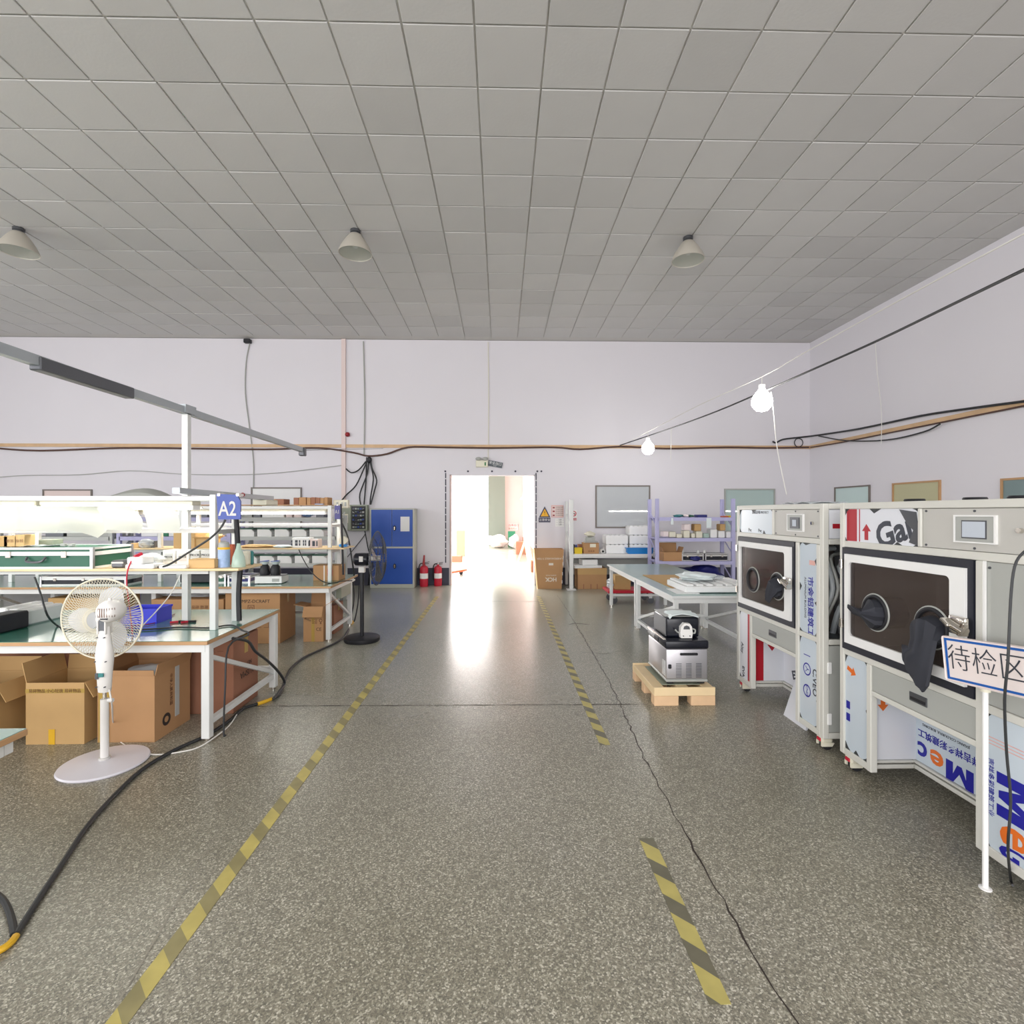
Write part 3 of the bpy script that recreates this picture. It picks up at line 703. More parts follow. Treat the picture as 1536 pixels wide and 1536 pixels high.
text('仓库出口', .13, 'redc', o, (0, -.035, .25), FRONT); text('重地闲人', .11, 'cardred', o, (-.05, -.035, .08), FRONT)

# ================================================================== CARTONS AND SMALL GOODS
def carton(label, w_, d_, h_, loc, rz=0, m='card', open_=False, flaps=(.5, .5, .5, .5), tape_=True, prints=(), group=None, spread=(50, 50, 60, 60), name='cardboard_box', cat='box'):
    """w_ along x, d_ along y; base centre at loc; prints: (text, size, x, z, mat, face, roll)"""
    t = thing(name, label, cat, loc, rz, group)
    if not open_:
        b = MB().box(-w_ / 2, w_ / 2, -d_ / 2, d_ / 2, 0, h_ - .004, .004).build('box_body', m, t)
        g = .002
        MB().box(-w_ / 2, w_ / 2, -d_ / 2, -g, h_ - .004, h_).build('flap', m, t)
        MB().box(-w_ / 2, w_ / 2, g, d_ / 2, h_ - .004, h_).build('flap', m, t)
        if tape_:
            tw = min(.03, d_ * .12)
            mb = MB(); mb.box(-w_ / 2 - .001, w_ / 2 + .001, -tw, tw, h_, h_ + .001)
            mb.box(-w_ / 2 - .002, -w_ / 2, -tw, tw, h_ * .75, h_ + .001); mb.box(w_ / 2, w_ / 2 + .002, -tw, tw, h_ * .75, h_ + .001)
            mb.build('packing_tape', 'tapebrown', t)
    else:
        th = .006
        mb = MB(); mb.box(-w_ / 2, w_ / 2, -d_ / 2, d_ / 2, 0, th)
        mb.box(-w_ / 2, w_ / 2, -d_ / 2, -d_ / 2 + th, th, h_); mb.box(-w_ / 2, w_ / 2, d_ / 2 - th, d_ / 2, th, h_)
        mb.box(-w_ / 2, -w_ / 2 + th, -d_ / 2 + th, d_ / 2 - th, th, h_); mb.box(w_ / 2 - th, w_ / 2, -d_ / 2 + th, d_ / 2 - th, th, h_)
        mb.build('box_body', m, t)
        MB().box(-w_ / 2 + th, w_ / 2 - th, -d_ / 2 + th, d_ / 2 - th, th, th + h_ * .25).build('packing_inside', 'cardin', t)
        # flaps: front, back, left, right; angle from upright outwards
        fl_ = ((0, -d_ / 2, w_, d_ * flaps[0], 'x', 1, spread[0]), (0, d_ / 2, w_, d_ * flaps[1], 'x', -1, spread[1]), (-w_ / 2, 0, d_, w_ * flaps[2], 'y', -1, spread[2]), (w_ / 2, 0, d_, w_ * flaps[3], 'y', 1, spread[3]))
        for (cx, cy, L, H_, ax, sg, an) in fl_:
            if H_ <= 0: continue
            if ax == 'x': M = Matrix.Translation((cx, cy, h_)) @ Matrix.Rotation(sg * R(an), 4, 'X'); MB().box(-L / 2 + .004, L / 2 - .004, -.002, .003, 0, H_, M=M).build('flap', m, t)
            else: M = Matrix.Translation((cx, cy, h_)) @ Matrix.Rotation(sg * R(an), 4, 'Y'); MB().box(-.002, .003, -L / 2 + .004, L / 2 - .004, 0, H_, M=M).build('flap', m, t)
    for (s_, sz, x, z, pm, face, roll) in prints:
        if face == 'f': text(s_, sz, pm, t, (x, -d_ / 2 - .001, z), (R(90), R(roll), 0))
        else: text(s_, sz, pm, t, (w_ / 2 + .001, x, z), (Matrix.Rotation(R(90), 4, 'Z') @ Matrix.Rotation(R(90), 4, 'X') @ Matrix.Rotation(R(roll), 4, 'Z')).to_euler())
    return t
def bxt(name, m, label, cat, cx, cy, z, w_, d_, h_, rz=0, bev=.004, group=None):
    o = MB().box(-w_ / 2, w_ / 2, -d_ / 2, d_ / 2, 0, h_, bev).build(name, m); o.location = (cx, cy, z); o.rotation_euler = (0, 0, rz)
    return tag(o, label, cat, group)

# ================================================================== WORKBENCHES
def bench(label, x0, x1, y0, y1, z=.754, legs=(), brace=True, m='greenmat', wood='tabwood', lw=.06, name='workbench', yi=0):
    t = wthing(name, label, 'table', ((x0 + x1) / 2, (y0 + y1) / 2, 0))
    MB().box(x0, x1, y0, y1, z - .03, z - .003, .002).build('tabletop', wood, t)
    MB().box(x0 + .004, x1 - .004, y0 + .004, y1 - .004, z - .003, z).build('table_mat', m, t)
    mb = MB(); i = .035
    mb.box(x0 + i, x1 - i, y0 + i - .004, y0 + i + .036, z - .09, z - .031); mb.box(x0 + i, x1 - i, y1 - i - .036, y1 - i + .004, z - .09, z - .031)
    mb.box(x0 + i, x0 + i + .036, y0 + i + .04, y1 - i - .04, z - .09, z - .031); mb.box(x1 - i - .036, x1 - i + .002, y0 + i + .04, y1 - i - .04, z - .09, z - .031)
    stuff(mb.build('table_frame', 'framew', t))
    for lx in legs:
        for ly in (y0 + i + yi, y1 - i - lw):
            MB().box(lx - lw, lx, ly, ly + lw, .02, z - .031, .003).build('leg', 'framew', t)
            MB().cyl((lx - lw / 2, ly + lw / 2, 0), (lx - lw / 2, ly + lw / 2, .021), .022).build('levelling_foot', 'chrome', t)
        if brace:
            a = (lx - lw / 2, y0 + i + lw + yi, z - .14); b = (lx - lw / 2, y1 - i - lw, .17)
            MB().bar(a, b, .032, .032).build('diagonal_brace', 'framew', t)
            MB().bar((lx - lw / 2, y0 + i + lw + yi, .13), (lx - lw / 2, y1 - i - lw, .13), .04, .04).build('end_stretcher', 'framew', t)
    if len(legs) > 1:
        MB().bar((legs[0] - lw / 2, y1 - i - lw / 2, .2), (legs[-1] - lw / 2, y1 - i - lw / 2, .2), .035, .035).build('rear_stretcher', 'framew', t)
    return t
A2X0, A2X1, A2Y0, A2Y1, TZ = -7.2, -2.15, 3.80, 5.04, .754
bench('green topped workbench with the white fan before it and cartons underneath', A2X0, A2X1, A2Y0, A2Y1, legs=(-2.155, -4.6, -7.1))
bench('long green workbench in the second row beside the black pedestal fan', -8.6, -2.165, 6.58, 7.82, legs=(-2.24, -4.5, -6.6, -8.5), yi=.17)
bench('pale workbench corner nearest the camera, at the picture edge', -6.0, -2.07, .95, 2.29, legs=(-2.6, -5.9), m='greenmat_pale')

def rack(name, label, x0, x1, ya, yb, ztop, shz, railz, uprights, ext=.3, sy0=None, sy1=None):
    t = wthing(name, label, 'rack', ((x0 + x1) / 2, (ya + yb) / 2, TZ))
    for ux in uprights:
        for y in (ya, yb): MB().box(ux - .024, ux + .024, y - .024, y + .024, TZ, ztop, .003).build('upright', 'framew', t)
        MB().box(ux - .018, ux + .018, ya + .024, yb - .024, shz - .075, shz - .032).build('cross_bar', 'greypaint', t)
        MB().box(ux - .018, ux + .018, ya + .024, yb - .024, railz - .03, railz + .005).build('cross_bar', 'greypaint', t)
        MB().box(ux - .018, ux + .018, ya + .024, yb - .024, ztop - .05, ztop - .01).build('cross_bar', 'framew', t)
    MB().box(x0, x1 + ext, (ya - .13) if sy0 is None else sy0, (yb - .03) if sy1 is None else sy1, shz - .018, shz, .003).build('shelf_board', 'pine', t)
    MB().box(x0, x1 - .03, ya - .03, ya, shz - .055, shz - .018).build('shelf_rail', 'framew', t)
    MB().box(x0, x1 - .03, yb - .03, yb, shz - .055, shz - .018).build('shelf_rail', 'framew', t)
    MB().box(x0, x1 - .025, ya - .02, ya + .01, railz - .018, railz + .018, .003).build('front_rail', 'white', t)
    MB().box(x0, x1 - .025, yb - .02, yb + .01, railz - .018, railz + .018, .003).build('rear_rail', 'white', t)
    MB().box(x0, x1 - .025, ya - .015, ya + .02, ztop - .05, ztop - .012, .003).build('top_rail', 'framew', t)
    MB().box(x0, x1 - .025, yb - .015, yb + .02, ztop - .05, ztop - .012, .003).build('top_rail', 'framew', t)
    return t
rack('bench_rack', 'white steel rack standing on the nearer green workbench', -7.0, -2.305, 4.17, 4.505, 1.84, 1.26, 1.55, (-2.305, -4.75, -6.98), ext=.27, sy0=4.02, sy1=4.42)
SZ2 = 1.26; SZ1 = 1.215; ZR = 7.2
rack('bench_rack', 'white steel rack standing on the second row workbench', -8.5, -2.335, 7.06, 7.46, 1.79, SZ1, 1.52, (-2.335, -4.34, -4.62, -6.6, -8.45), ext=.23)
# lamps under the top rails
def tubelight(x, y, z, L, label, grp):
    t = thing('tube_light', label, 'lamp', (x, y, z), group=grp)
    MB().box(-L / 2, L / 2, -.06, .06, 0, .035, .005).build('lamp_housing', 'cream', t)
    MB().prism([(.10, -.03), (.06, .0), (.055, .0), (.094, -.032)], 'x', -L / 2, L / 2).build('reflector', 'white', t)
    for s_ in (-.03, .03): MB().cyl((-L / 2 + .03, s_, -.022), (L / 2 - .03, s_, -.022), .014, n=10).build('tube', 'tube', t, True)
    for e in (-L / 2 + .015, L / 2 - .015): MB().box(e - .014, e + .014, -.05, .05, -.04, .0, .003).build('end_cap', 'white', t)
g2 = 'tube lights under the top rail of the nearer bench rack'
for k, x in enumerate((-3.11, -4.36, -5.61)):
    tubelight(x, 4.27, 1.755, 1.22, ('tube light on the nearer bench rack, closest to its blue sign', 'tube light behind the curled paper sheets, second from the blue sign', 'tube light on the nearer bench rack, farthest from its blue sign')[k], g2)
g1 = 'tube lights under the top shelf of the second rack'
for k, x in enumerate((-3.02, -4.29, -5.56, -6.83)):
    tubelight(x, 7.17, 1.705, 1.22, ('tube light on the second rack, under the small brown boxes', 'tube light on the second rack, next inwards from the brown boxes', 'tube light on the second rack behind the curled paper sheets', 'tube light on the second rack nearest the wall with the pink window')[k], g1)
# paper sheets curling from the lamp of the near rack to its front rail
def paper(px0, px1, Y, skew, curl, label, zt=1.745, zb=1.565):
    a = W(px0, 768, Y).x; b = W(px1, 768, Y).x
    def fn(u, v):
        x = a + (b - a) * u + skew * v
        y = Y - .03 - .07 * v + curl * math.sin(v * math.pi) * (.3 + u)
        z = zt + (zb - zt) * v - curl * .25 * (u * u) * v * 2
        return (x, y, z)
    o = MB().sheet(fn, 8, 8, .0015).build('paper_sheet', 'paper', None, True, 60)
    return tag(o, label, 'paper', 'paper sheets clipped under the lamps')
paper(-14, 42, 4.06, .0, .03, 'pale paper sheet under the bench lamp at the picture edge')
paper(30, 92, 4.05, .04, .05, 'pale paper sheet under the bench lamp, next to the edge sheet')
paper(88, 148, 4.03, .07, .12, 'strongly curled paper sheet in the middle under the bench lamp')
paper(148, 200, 4.05, .12, .06, 'slanting cream paper sheet under the bench lamp beside the curled one')
paper(216, 262, 4.06, .10, .03, 'cream paper sheet under the bench lamp closest to the blue sign')
# blue A2 plate
t = wthing('section_sign', 'blue A2 section plate hanging from the nearer bench rack', 'sign', (W(343, 760, 4.06).x, 4.06, 1.75))
a, b, c_, d_ = W(325, 741, 4.06), W(356, 742, 4.06), W(361, 779, 4.06), W(327.5, 779, 4.06)
MB().prism([(a.x, a.z), (b.x, b.z), (W(361, 752, 4.06).x, W(361, 752, 4.06).z), (c_.x, c_.z), (d_.x, d_.z)], 'y', 4.055, 4.07).build('sign_plate', 'signblue', t)
text('A2', .16, 'silver', t, (W(342, 764, 4.06).x, 4.053, W(342, 764, 4.06).z), FRONT, .74, bold=.002)
for x in (329, 357): MB().box(W(x, 0, 4.06).x - .01, W(x, 0, 4.06).x + .01, 4.05, 4.13, 1.825, 1.845).build('hook', 'chrome', t)
t = wthing('section_sign', 'small violet A1 section plate on the second bench rack', 'sign', (W(507, 760, 7.0).x, 7.0, 1.6))
MB().box(W(502, 0, 7.0).x, W(511, 0, 7.0).x, 6.99, 7.005, W(0, 779, 7.0).z, W(0, 758, 7.0).z, .004).build('sign_plate', 'signviolet', t)
text('A1', .075, 'silver', t, (W(506.3, 768, 7.0).x, 6.987, W(0, 768, 7.0).z), FRONT, .7)
MB().box(W(505, 0, 7.0).x, W(507, 0, 7.0).x, 7.0, 7.04, W(0, 758, 7.0).z - .02, W(0, 757, 7.0).z).build('hook', 'chrome', t)
t = wthing('cable_channel', 'short grey channel on top of the nearer bench rack by the blue sign', 'channel', (-2.44, 4.7, 1.84))
MB().bar((-2.5, 4.0, 1.865), (-2.44, 5.5, 1.845), .06, .045).build('channel_rail', 'galv', t)
MB().box(-2.53, -2.39, 5.28, 5.55, 1.77, 1.825, .006).build('junction_box', 'cream', t)
MB().sphere((-2.42, 4.86, 1.862), .02, n=10).build('red_lamp', 'redd', t)
t = wthing('switch_box', 'cream switch box fixed at the top corner of the second bench rack', 'box', (W(511, 0, 7.3).x, 7.3, W(0, 766, 7.3).z))
MB().box(W(500, 0, 7.2).x, W(522, 0, 7.2).x, 7.2, 7.28, W(0, 762, 7.2).z, W(0, 749.5, 7.2).z, .006).build('box_body', 'cream', t)
for x in (506, 513, 518): MB().box(W(x, 0, 7.2).x - .01, W(x, 0, 7.2).x + .012, 7.188, 7.2, W(0, 759, 7.2).z, W(0, 753, 7.2).z).build('socket', 'greypanel', t)
# small boxes on the second rack's top shelf
tag(recenter(MB().box(-5.9, -2.34, 7.03, 7.5, 1.79, 1.80).build('top_board', 'tabwood')), 'brown board laid along the top of the second rack', 'board')
tops = [(386, 391, 8), (388, 398, 15), (403, 414, 10), (414, 426, 10), (440, 448, 12.5), (448, 459, 13), (460, 466, 12.5), (466, 473, 13), (473, 480, 12.5), (480, 486, 12), (486, 491.5, 13)]
pl = ['by the white window end', 'tallest, near the white window', 'in the middle, paler', 'in the middle, darker', 'first of the tight row', 'widest of the tight row', 'narrow, third of the tight row', 'narrow, fourth of the tight row', 'fifth of the tight row', 'sixth of the tight row', 'last before the cream switch box']
for k, (a_, b_, h_) in enumerate(tops):
    xa, xb = W(a_, 0, 7.1).x + .002, W(b_, 0, 7.1).x - .002; 
    if k == 0: xa -= .04; xb -= .03
    bxt('small_carton', ('cardred', 'card', 'card', 'cardred')[k % 4], 'small brown box on the second rack top, ' + pl[k], 'box', (xa + xb) / 2, 7.2, 1.80, xb - xa, .2, h_ * 7.1 / 768 * .85, group='small boxes on the second rack')
bxt('blue_pack', 'canlabel', 'flat pale blue pack before the small brown boxes', 'pack', W(479, 0, 7.06).x, 7.065, 1.80, .11, .06, .014)
# things on the second rack's wooden shelf
bx = lambda px, Y: W(px, 768, Y).x
def wbox(name, m, label, cat, pa, pb, Y, dep, z, h, **k):
    xa, xb = bx(pa, Y), bx(pb, Y); return bxt(name, m, label, cat, (xa + xb) / 2, Y + dep / 2, z, xb - xa, dep, h, **k)
wbox('kraft_box', 'kraft', 'large kraft box on the second rack shelf behind the nearer rack', 'box', 260, 292, 7.0, .3, SZ1, .235)
t = carton('open kraft carton with a raised flap on the second rack shelf', .26, .2, .12, (bx(309, 7.1), 7.12, SZ1), 0, 'kraft', True, (.2, .7, .3, .3))
for k, (pa, pb, h, m, lb) in enumerate(((438, 464, .135, 'paperw', 'white label printed carton, wider, on the second rack shelf'), (464, 477, .115, 'pinkboard', 'pinkish label printed carton beside the wider white one'))):
    o = wbox('labelled_carton', m, lb, 'box', pa, pb, 7.0, .16, SZ1, h)
    for r_ in range(2): stuff(text('▌▐▌▌▐ ▌▐'[: 8 if k == 0 else 4], .035, 'printgrey', o, (0, -.082, h * (.62 - .3 * r_)), FRONT))
crumple('heap of cream and yellow wrapping papers on the second rack shelf', bx(385, 7.0), 7.02, SZ1, .5, .2, .045, 'kraft', 'paper_heap', 'paper', 3)
crumple('flat white bag lying on the second rack shelf by the label cartons', bx(424, 7.0), 7.02, SZ1, .26, .2, .04, 'bagwhite', seed=5)
t = wthing('tape_dispenser', 'cream tape roll on a blue stand at the second rack shelf end', 'tape', (bx(515, 7.15), 7.2, SZ1))
MB().box(bx(508, 7.15), bx(520, 7.15), 7.15, 7.24, SZ1, SZ1 + .035, .006).build('stand', 'trayblue', t)
MB().cyl((bx(514, 7.15), 7.165, SZ1 + .09), (bx(514, 7.15), 7.225, SZ1 + .09), .056, n=20).build('tape_roll', 'cream', t, True)
crumple('clear bag of white parts on the second rack shelf near the post pair', bx(216, 7.0), 7.05, SZ1, .18, .2, .12, 'plastic_bag', seed=8)
bxt('small_carton', 'kraft', 'small kraft box at the far side of the second rack shelf', 'box', bx(201, 7.0), 7.08, SZ1, .10, .14, .065)
bxt('dark_device', 'darksteel', 'small dark device on the second rack shelf beside the clear bag', 'device', bx(229, 7.1), 7.12, SZ1, .1, .12, .09)
# on the second bench top
def flightcase(label, cx, cy, z, w_, d_, h_, m, rz=0, hand=True, band='white'):
    t = thing('flight_case', label, 'case', (cx, cy, z), rz)
    MB().box(-w_ / 2 + .004, w_ / 2 - .004, -d_ / 2 + .004, d_ / 2 - .004, .004, h_ - .004).build('case_body', m, t)
    r = .011
    mb = MB()
    for (x, y) in ((-1, -1), (1, -1), (-1, 1), (1, 1)): mb.box(x * w_ / 2 - r, x * w_ / 2 + r, y * d_ / 2 - r, y * d_ / 2 + r, 0, h_)
    stuff(mb.build('corner_edge', 'steel', t))
    mb = MB()
    for z_ in (0, h_ * .62, h_ - .016):
        hh = .016 if z_ != h_ * .62 else .03
        for y in (-d_ / 2, d_ / 2): mb.box(-w_ / 2, w_ / 2, y - .006, y + .006, z_, z_ + hh)
        for x in (-w_ / 2, w_ / 2): mb.box(x - .006, x + .006, -d_ / 2, d_ / 2, z_, z_ + hh)
    stuff(mb.build('aluminium_edge', band, t))
    n = max(2, int(w_ / .35))
    for k in range(n):
        x = -w_ / 2 + w_ * (k + .5) / n
        MB().box(x - .02, x + .02, -d_ / 2 - .014, -d_ / 2 - .005, h_ * .52, h_ * .82, .003).build('latch', 'chrome', t)
    if hand: MB().tube([(-.07, -d_ / 2 - .006, h_ * .55), (-.05, -d_ / 2 - .03, h_ * .35), (.05, -d_ / 2 - .03, h_ * .35), (.07, -d_ / 2 - .006, h_ * .55)], .008, 6).build('case_handle', 'darksteel', t, True)
    return t
xa, xb = W(-30, 0, 4.03).x, W(137, 0, 4.03).x
flightcase('long green and silver flight case on the nearer rack shelf', (xa + xb) / 2, 4.25, SZ2, xb - xa, .42, .165, 'dkgreen')
xa, xb = W(66, 0, 6.75).x, W(192, 0, 6.75).x
flightcase('low dark navy flight case on the second bench top', (xa + xb) / 2, 6.86, TZ, xb - xa, .3, .115, 'blackgloss', hand=False)
bxt('small_crate', 'black', 'black ribbed plastic crate on the second bench top behind the rack post', 'crate', bx(295, 6.9), 6.98, TZ, .42, .22, .13, bev=.02)
flightcase('small green case on the second bench, partly behind the rack post', bx(326, 6.9), 7.02, TZ, .20, .22, .12, 'dkgreen', hand=False)
flightcase('small navy case beside the white scale on the second bench', bx(358, 6.9), 7.05, TZ, .27, .28, .10, 'binnavy', hand=False)
t = thing('platform_scale', 'white boxy scale with slanted front on the second bench top', 'scale', (bx(402, 6.8), 6.92, TZ), R(3))
MB().prism([(-.13, .01), (.13, .01), (.13, .09), (-.13, .10)], 'x', -.17, .17).build('scale_body', 'white', t)
MB().box(-.16, .16, -.12, .12, .10, .108, .004).build('scale_plate', 'steel', t)
MB().box(.05, .14, -.133, -.128, .03, .07).build('dial_panel', 'greypanel', t)
for x in (-.14, .14): 
    for y in (-.1, .1): MB().cyl((x, y, 0), (x, y, .012), .015, n=8).build('foot', 'black', t)
for k, (x, lb) in enumerate(((395, 'black bag with a blue white cap on the scale, nearer the cases'), (411, 'black bag with a blue white cap on the scale, nearer the carton'))):
    t = thing('tied_bag', lb, 'bag', (bx(x, 6.85), 6.9, TZ + .108), group='black capped bags on the scale')
    MB().lathe([(0, 0), (.06, .0), (.068, .04), (.055, .11), (.03, .145), (0, .15)], n=14).build('bag_body', 'black', t, True)
    MB().lathe([(.03, .135), (.05, .16), (.06, .175), (.02, .18), (0, .18)], n=14).build('cap', 'bagwhite', t, True)
    MB().bar((-.06, 0, .175), (.05, 0, .19), .03, .012).build('cap_handle', 'bluecap', t)
p = W(485, 867, 7.05)
t = carton('brown carton with a red label on the second bench end', .36, .24, .21, (bx(486, 7.0), 7.22, TZ), R(-4), 'card', tape_=True)
MB().box(.02, .095, -.1225, -.12, .07, .16).build('red_label', 'redc', t); text('易碎', .035, 'paperw', t, (.057, -.124, .12), FRONT)
MB().box(-.03, -.018, -.1225, -.12, .0, .21).build('white_strap', 'paperw', t)
tag(MB().tube([(bx(448, 7.0), 7.0, SZ1 - .02), (bx(456, 6.9), 6.9, 1.05), (bx(470, 6.8), 6.8, .88), (bx(490, 6.8), 6.8, .765), (bx(515, 7), 7, .762), (bx(527, 7.0), 7.05, .762)], .007, 6).build('power_cable', 'cable', None, True), 'thin black cord drooping across the carton with the red label', 'cord')
# things on the near rack's shelf
for k, (px, w_, m, lb) in enumerate(((2, .09, 'cardlight', 'small brown box on the flight case at the picture edge'), (13, .11, 'kraft', 'small kraft box with dark print on the flight case'), (27, .085, 'kraft', 'slightly taller small kraft box at the row end on the flight case'))):
    o = bxt('small_carton', m, lb, 'box', W(px, 0, 4.1).x, 4.16, SZ2 + .166, w_ - .012, .1, (.085, .085, .095)[k], group='small boxes on the flight case')
    if k: text('▣ ▣', .03, 'inkbrown', o, (0, -.0515, .045), FRONT)
tag(MB().sheet(lambda u, v: (W(38, 0, 4.15).x + .22 * u, 4.1 + .12 * v, SZ2 + .168 + .012 * math.sin(u * 5) ** 2), 8, 3, .002).build('plastic_sheet', 'plastic_bag', None, True), 'crumpled clear plastic sheet lying on the flight case', 'sheet')
bxt('grey_pack', 'cabgreen', 'pale green grey pack standing on the flight case', 'pack', W(60, 0, 4.2).x, 4.3, SZ2 + .166, .12, .1, .05)
for k, px in enumerate((102, 114)): bxt('cable_clip', 'greypanel', ('small grey clip on the flight case, nearer the packs', 'small grey clip on the flight case, nearer its end')[k], 'clip', W(px, 0, 4.2).x, 4.16, SZ2 + .166, .04, .03, .022)
t = thing('crocodile_clamp', 'grey and navy handheld tool next to the flight case end', 'tool', (W(191, 0, 4.2).x, 4.15, SZ2)); MB().box(-.05, .05, -.06, .06, 0, .06, .01).build('tool_body', 'darksteel', t); MB().box(-.045, .045, -.062, .05, .035, .048).build('trim_band', 'silver', t)
for k, (x, z_, w_, h_, lb) in enumerate(((214, .0, .22, .035, 'flat white foam tray on the nearer shelf edge'), (207, .036, .12, .055, 'small white foam box stacked on the flat tray'), (263, 0, .21, .028, 'white foam tray under the grey label boxes'))):
    bxt('foam_tray', 'foam', lb, 'tray', W(x, 0, 4.05).x, 4.08, SZ2 + z_, w_, .14, h_, bev=.008)
MBt = MB().bar((W(203, 0, 4.05).x, 4.04, SZ2 + .092), (W(203, 0, 4.05).x + .03, 4.08, SZ2 + .115), .03, .02)
tag(MBt.build('red_clip', 'redc'), 'small red clip on top of the white foam box', 'clip')
tag(MB().tube([(W(196, 0, 4.0).x, 4.03, SZ2 + .09), (W(194, 0, 4.0).x, 3.985, SZ2 - .0), (W(193, 0, 4).x, 3.98, 1.15), (W(196, 0, 4).x, 3.98, 1.02), (W(199, 0, 4).x, 4.0, .76)], .005, 6).build('red_wire', 'redc', None, True), 'thin red wire hanging from the nearer rack shelf to the bench', 'wire')
crumple('clear crumpled bag on the nearer rack shelf beside the foam box', W(228, 0, 4.25).x, 4.24, SZ2, .2, .14, .11, 'plastic_bag', seed=11)
for k, (pa, pb, m, lb) in enumerate(((244, 262, 'paperw', 'white box with a grey label on the nearer shelf, closest to the clear bag'), (265, 283, 'paperw', 'white box with a grey label on the nearer shelf, beside the grey boxes'), (285, 299, 'greypaint', 'grey box with black lettering on the nearer shelf, beside the white boxes'), (301, 317, 'greypaint', 'grey box with black lettering on the nearer shelf, against the rack post'))):
    o = wbox('label_box', m, lb, 'box', pa, pb, 4.27, .14, SZ2, .125, group='labelled boxes on the nearer shelf')
    if k < 2:
        MB().box(-.035, .035, -.072, -.07, .035, .10).build('label', 'greypaint' if k == 0 else 'silver', o)
    text('MCCB', .022 if k < 2 else .026, 'ink', o, (0, -.0735, .07 if k < 2 else .085), FRONT)
t = carton('kraft box with slanted lid on the nearer rack shelf by the post', .2, .13, .07, (W(307, 0, 4.1).x, 4.12, SZ2), R(0), 'kraft', tape_=False)
# the objects at the shelf end: spray can, glass bag
t = thing('spray_can', 'pale blue can with a yellow ring at the nearer shelf end', 'can', (W(334, 0, 4.12).x, 4.14, SZ2))
MB().lathe([(0, 0), (.044, 0), (.044, .15), (.04, .158), (0, .158)], n=20).build('can_body', 'canlabel', t, True)
MB().lathe([(.0445, .142), (.0455, .142), (.0455, .16), (.0445, .16)], n=20).build('yellow_ring', 'warnyellow', t, True)
MB().lathe([(.04, .158), (.04, .19), (.03, .20), (0, .20)], n=20).build('can_cap', 'greypanel', t, True)
t = thing('glass_flask', 'clear pale green flask beside the blue can', 'flask', (W(355, 0, 4.1).x, 4.13, SZ2))
MB().lathe([(0, .002), (.05, .002), (.052, .02), (.045, .08), (.02, .15), (.012, .19), (0, .19)], n=18).build('flask_body', 'glassgreen', t, True)
tag(bxt('orange_box', 'orange', 'small orange box behind the flask with a black dot', 'box', W(344, 0, 4.3).x, 4.33, SZ2, .05, .04, .17), 'small orange box standing between the can and the flask', 'box')
bxt('cream_jug', 'cream', 'cream container at the shelf end behind the flask', 'container', W(367, 0, 4.25).x, 4.28, SZ2, .05, .06, .12, bev=.012)
bxt('teal_bottle', 'teal', 'narrow teal bottle at the very end of the nearer shelf', 'bottle', W(375, 0, 4.3).x, 4.33, SZ2, .03, .03, .115, bev=.01)
# cable from the sign down across the shelf
tag(MB().tube([(W(338, 0, 4.05).x, 4.05, 1.64), (W(331, 800, 4.03).x, 4.03, W(0, 792, 4.03).z), (W(315, 805, 4.03).x, 4.03, W(0, 808, 4.03).z), (W(283, 830, 4.0).x, 4.0, W(0, 829, 4.0).z), (W(258, 846, 4.0).x, 4.0, W(0, 845, 4).z), (W(240, 848, 4.0).x, 4.02, SZ2 + .012), (W(232, 848, 4.0).x, 4.04, SZ2 + .012)], .008, 6).build('power_cable', 'cable', None, True), 'dark cord slanting from the blue sign down to the nearer shelf', 'cord')
tag(MB().tube([(-2.27, 4.42, 1.82), (-2.245, 4.41, 1.55), (-2.245, 4.43, 1.31)], .022, 8).build('black_hose', 'black', None, True), 'thick black hose strapped to the upper rear post of the nearer rack', 'hose')
tag(MB().tube([(-2.24, 4.43, 1.30), (-2.20, 4.36, 1.28), (-2.15, 4.2, 1.272)], .009, 6).build('power_cable', 'cable', None, True), 'short black cord end lying at the corner of the nearer shelf', 'cord')
tag(MB().tube([(-2.235, 4.45, 1.22), (-2.245, 4.44, 1.0), (-2.235, 4.43, .77)], .022, 8).build('black_hose', 'black', None, True), 'thick black hose down the lower rear post of the nearer rack', 'hose')
# on the near bench top
foamx = [(8, 'foam', .16), (24, 'foam', .17), (40, 'foam', .16)]
for k, px in enumerate((2, 18, 33)):
    Yk = 4.35; o = bxt('white_pack', 'white', ('white ribbed pack on the nearer bench at the picture edge', 'white ribbed pack on the nearer bench, in the middle of the three', 'white ribbed pack on the nearer bench, nearest the fan')[k], 'pack', W(px, 0, Yk).x + .02, Yk + .16 , TZ, .08, .36, .15 - .01 * k, bev=.012, group='white packs on the nearer bench')
    MB().box(-.022, .022, -.1825, -.18, .05, .08).build('label', 'greypanel', o)
bxt('black_case', 'black', 'black plastic case before the white packs at the picture edge', 'case', W(-6, 0, 4.1).x, 4.15, TZ, .16, .3, .14, bev=.012)
bxt('navy_bin', 'binnavy', 'small navy bin on the floor side behind the white packs', 'bin', W(50, 0, 5.3).x, 5.35, .0, .16, .2, .62, bev=.01)
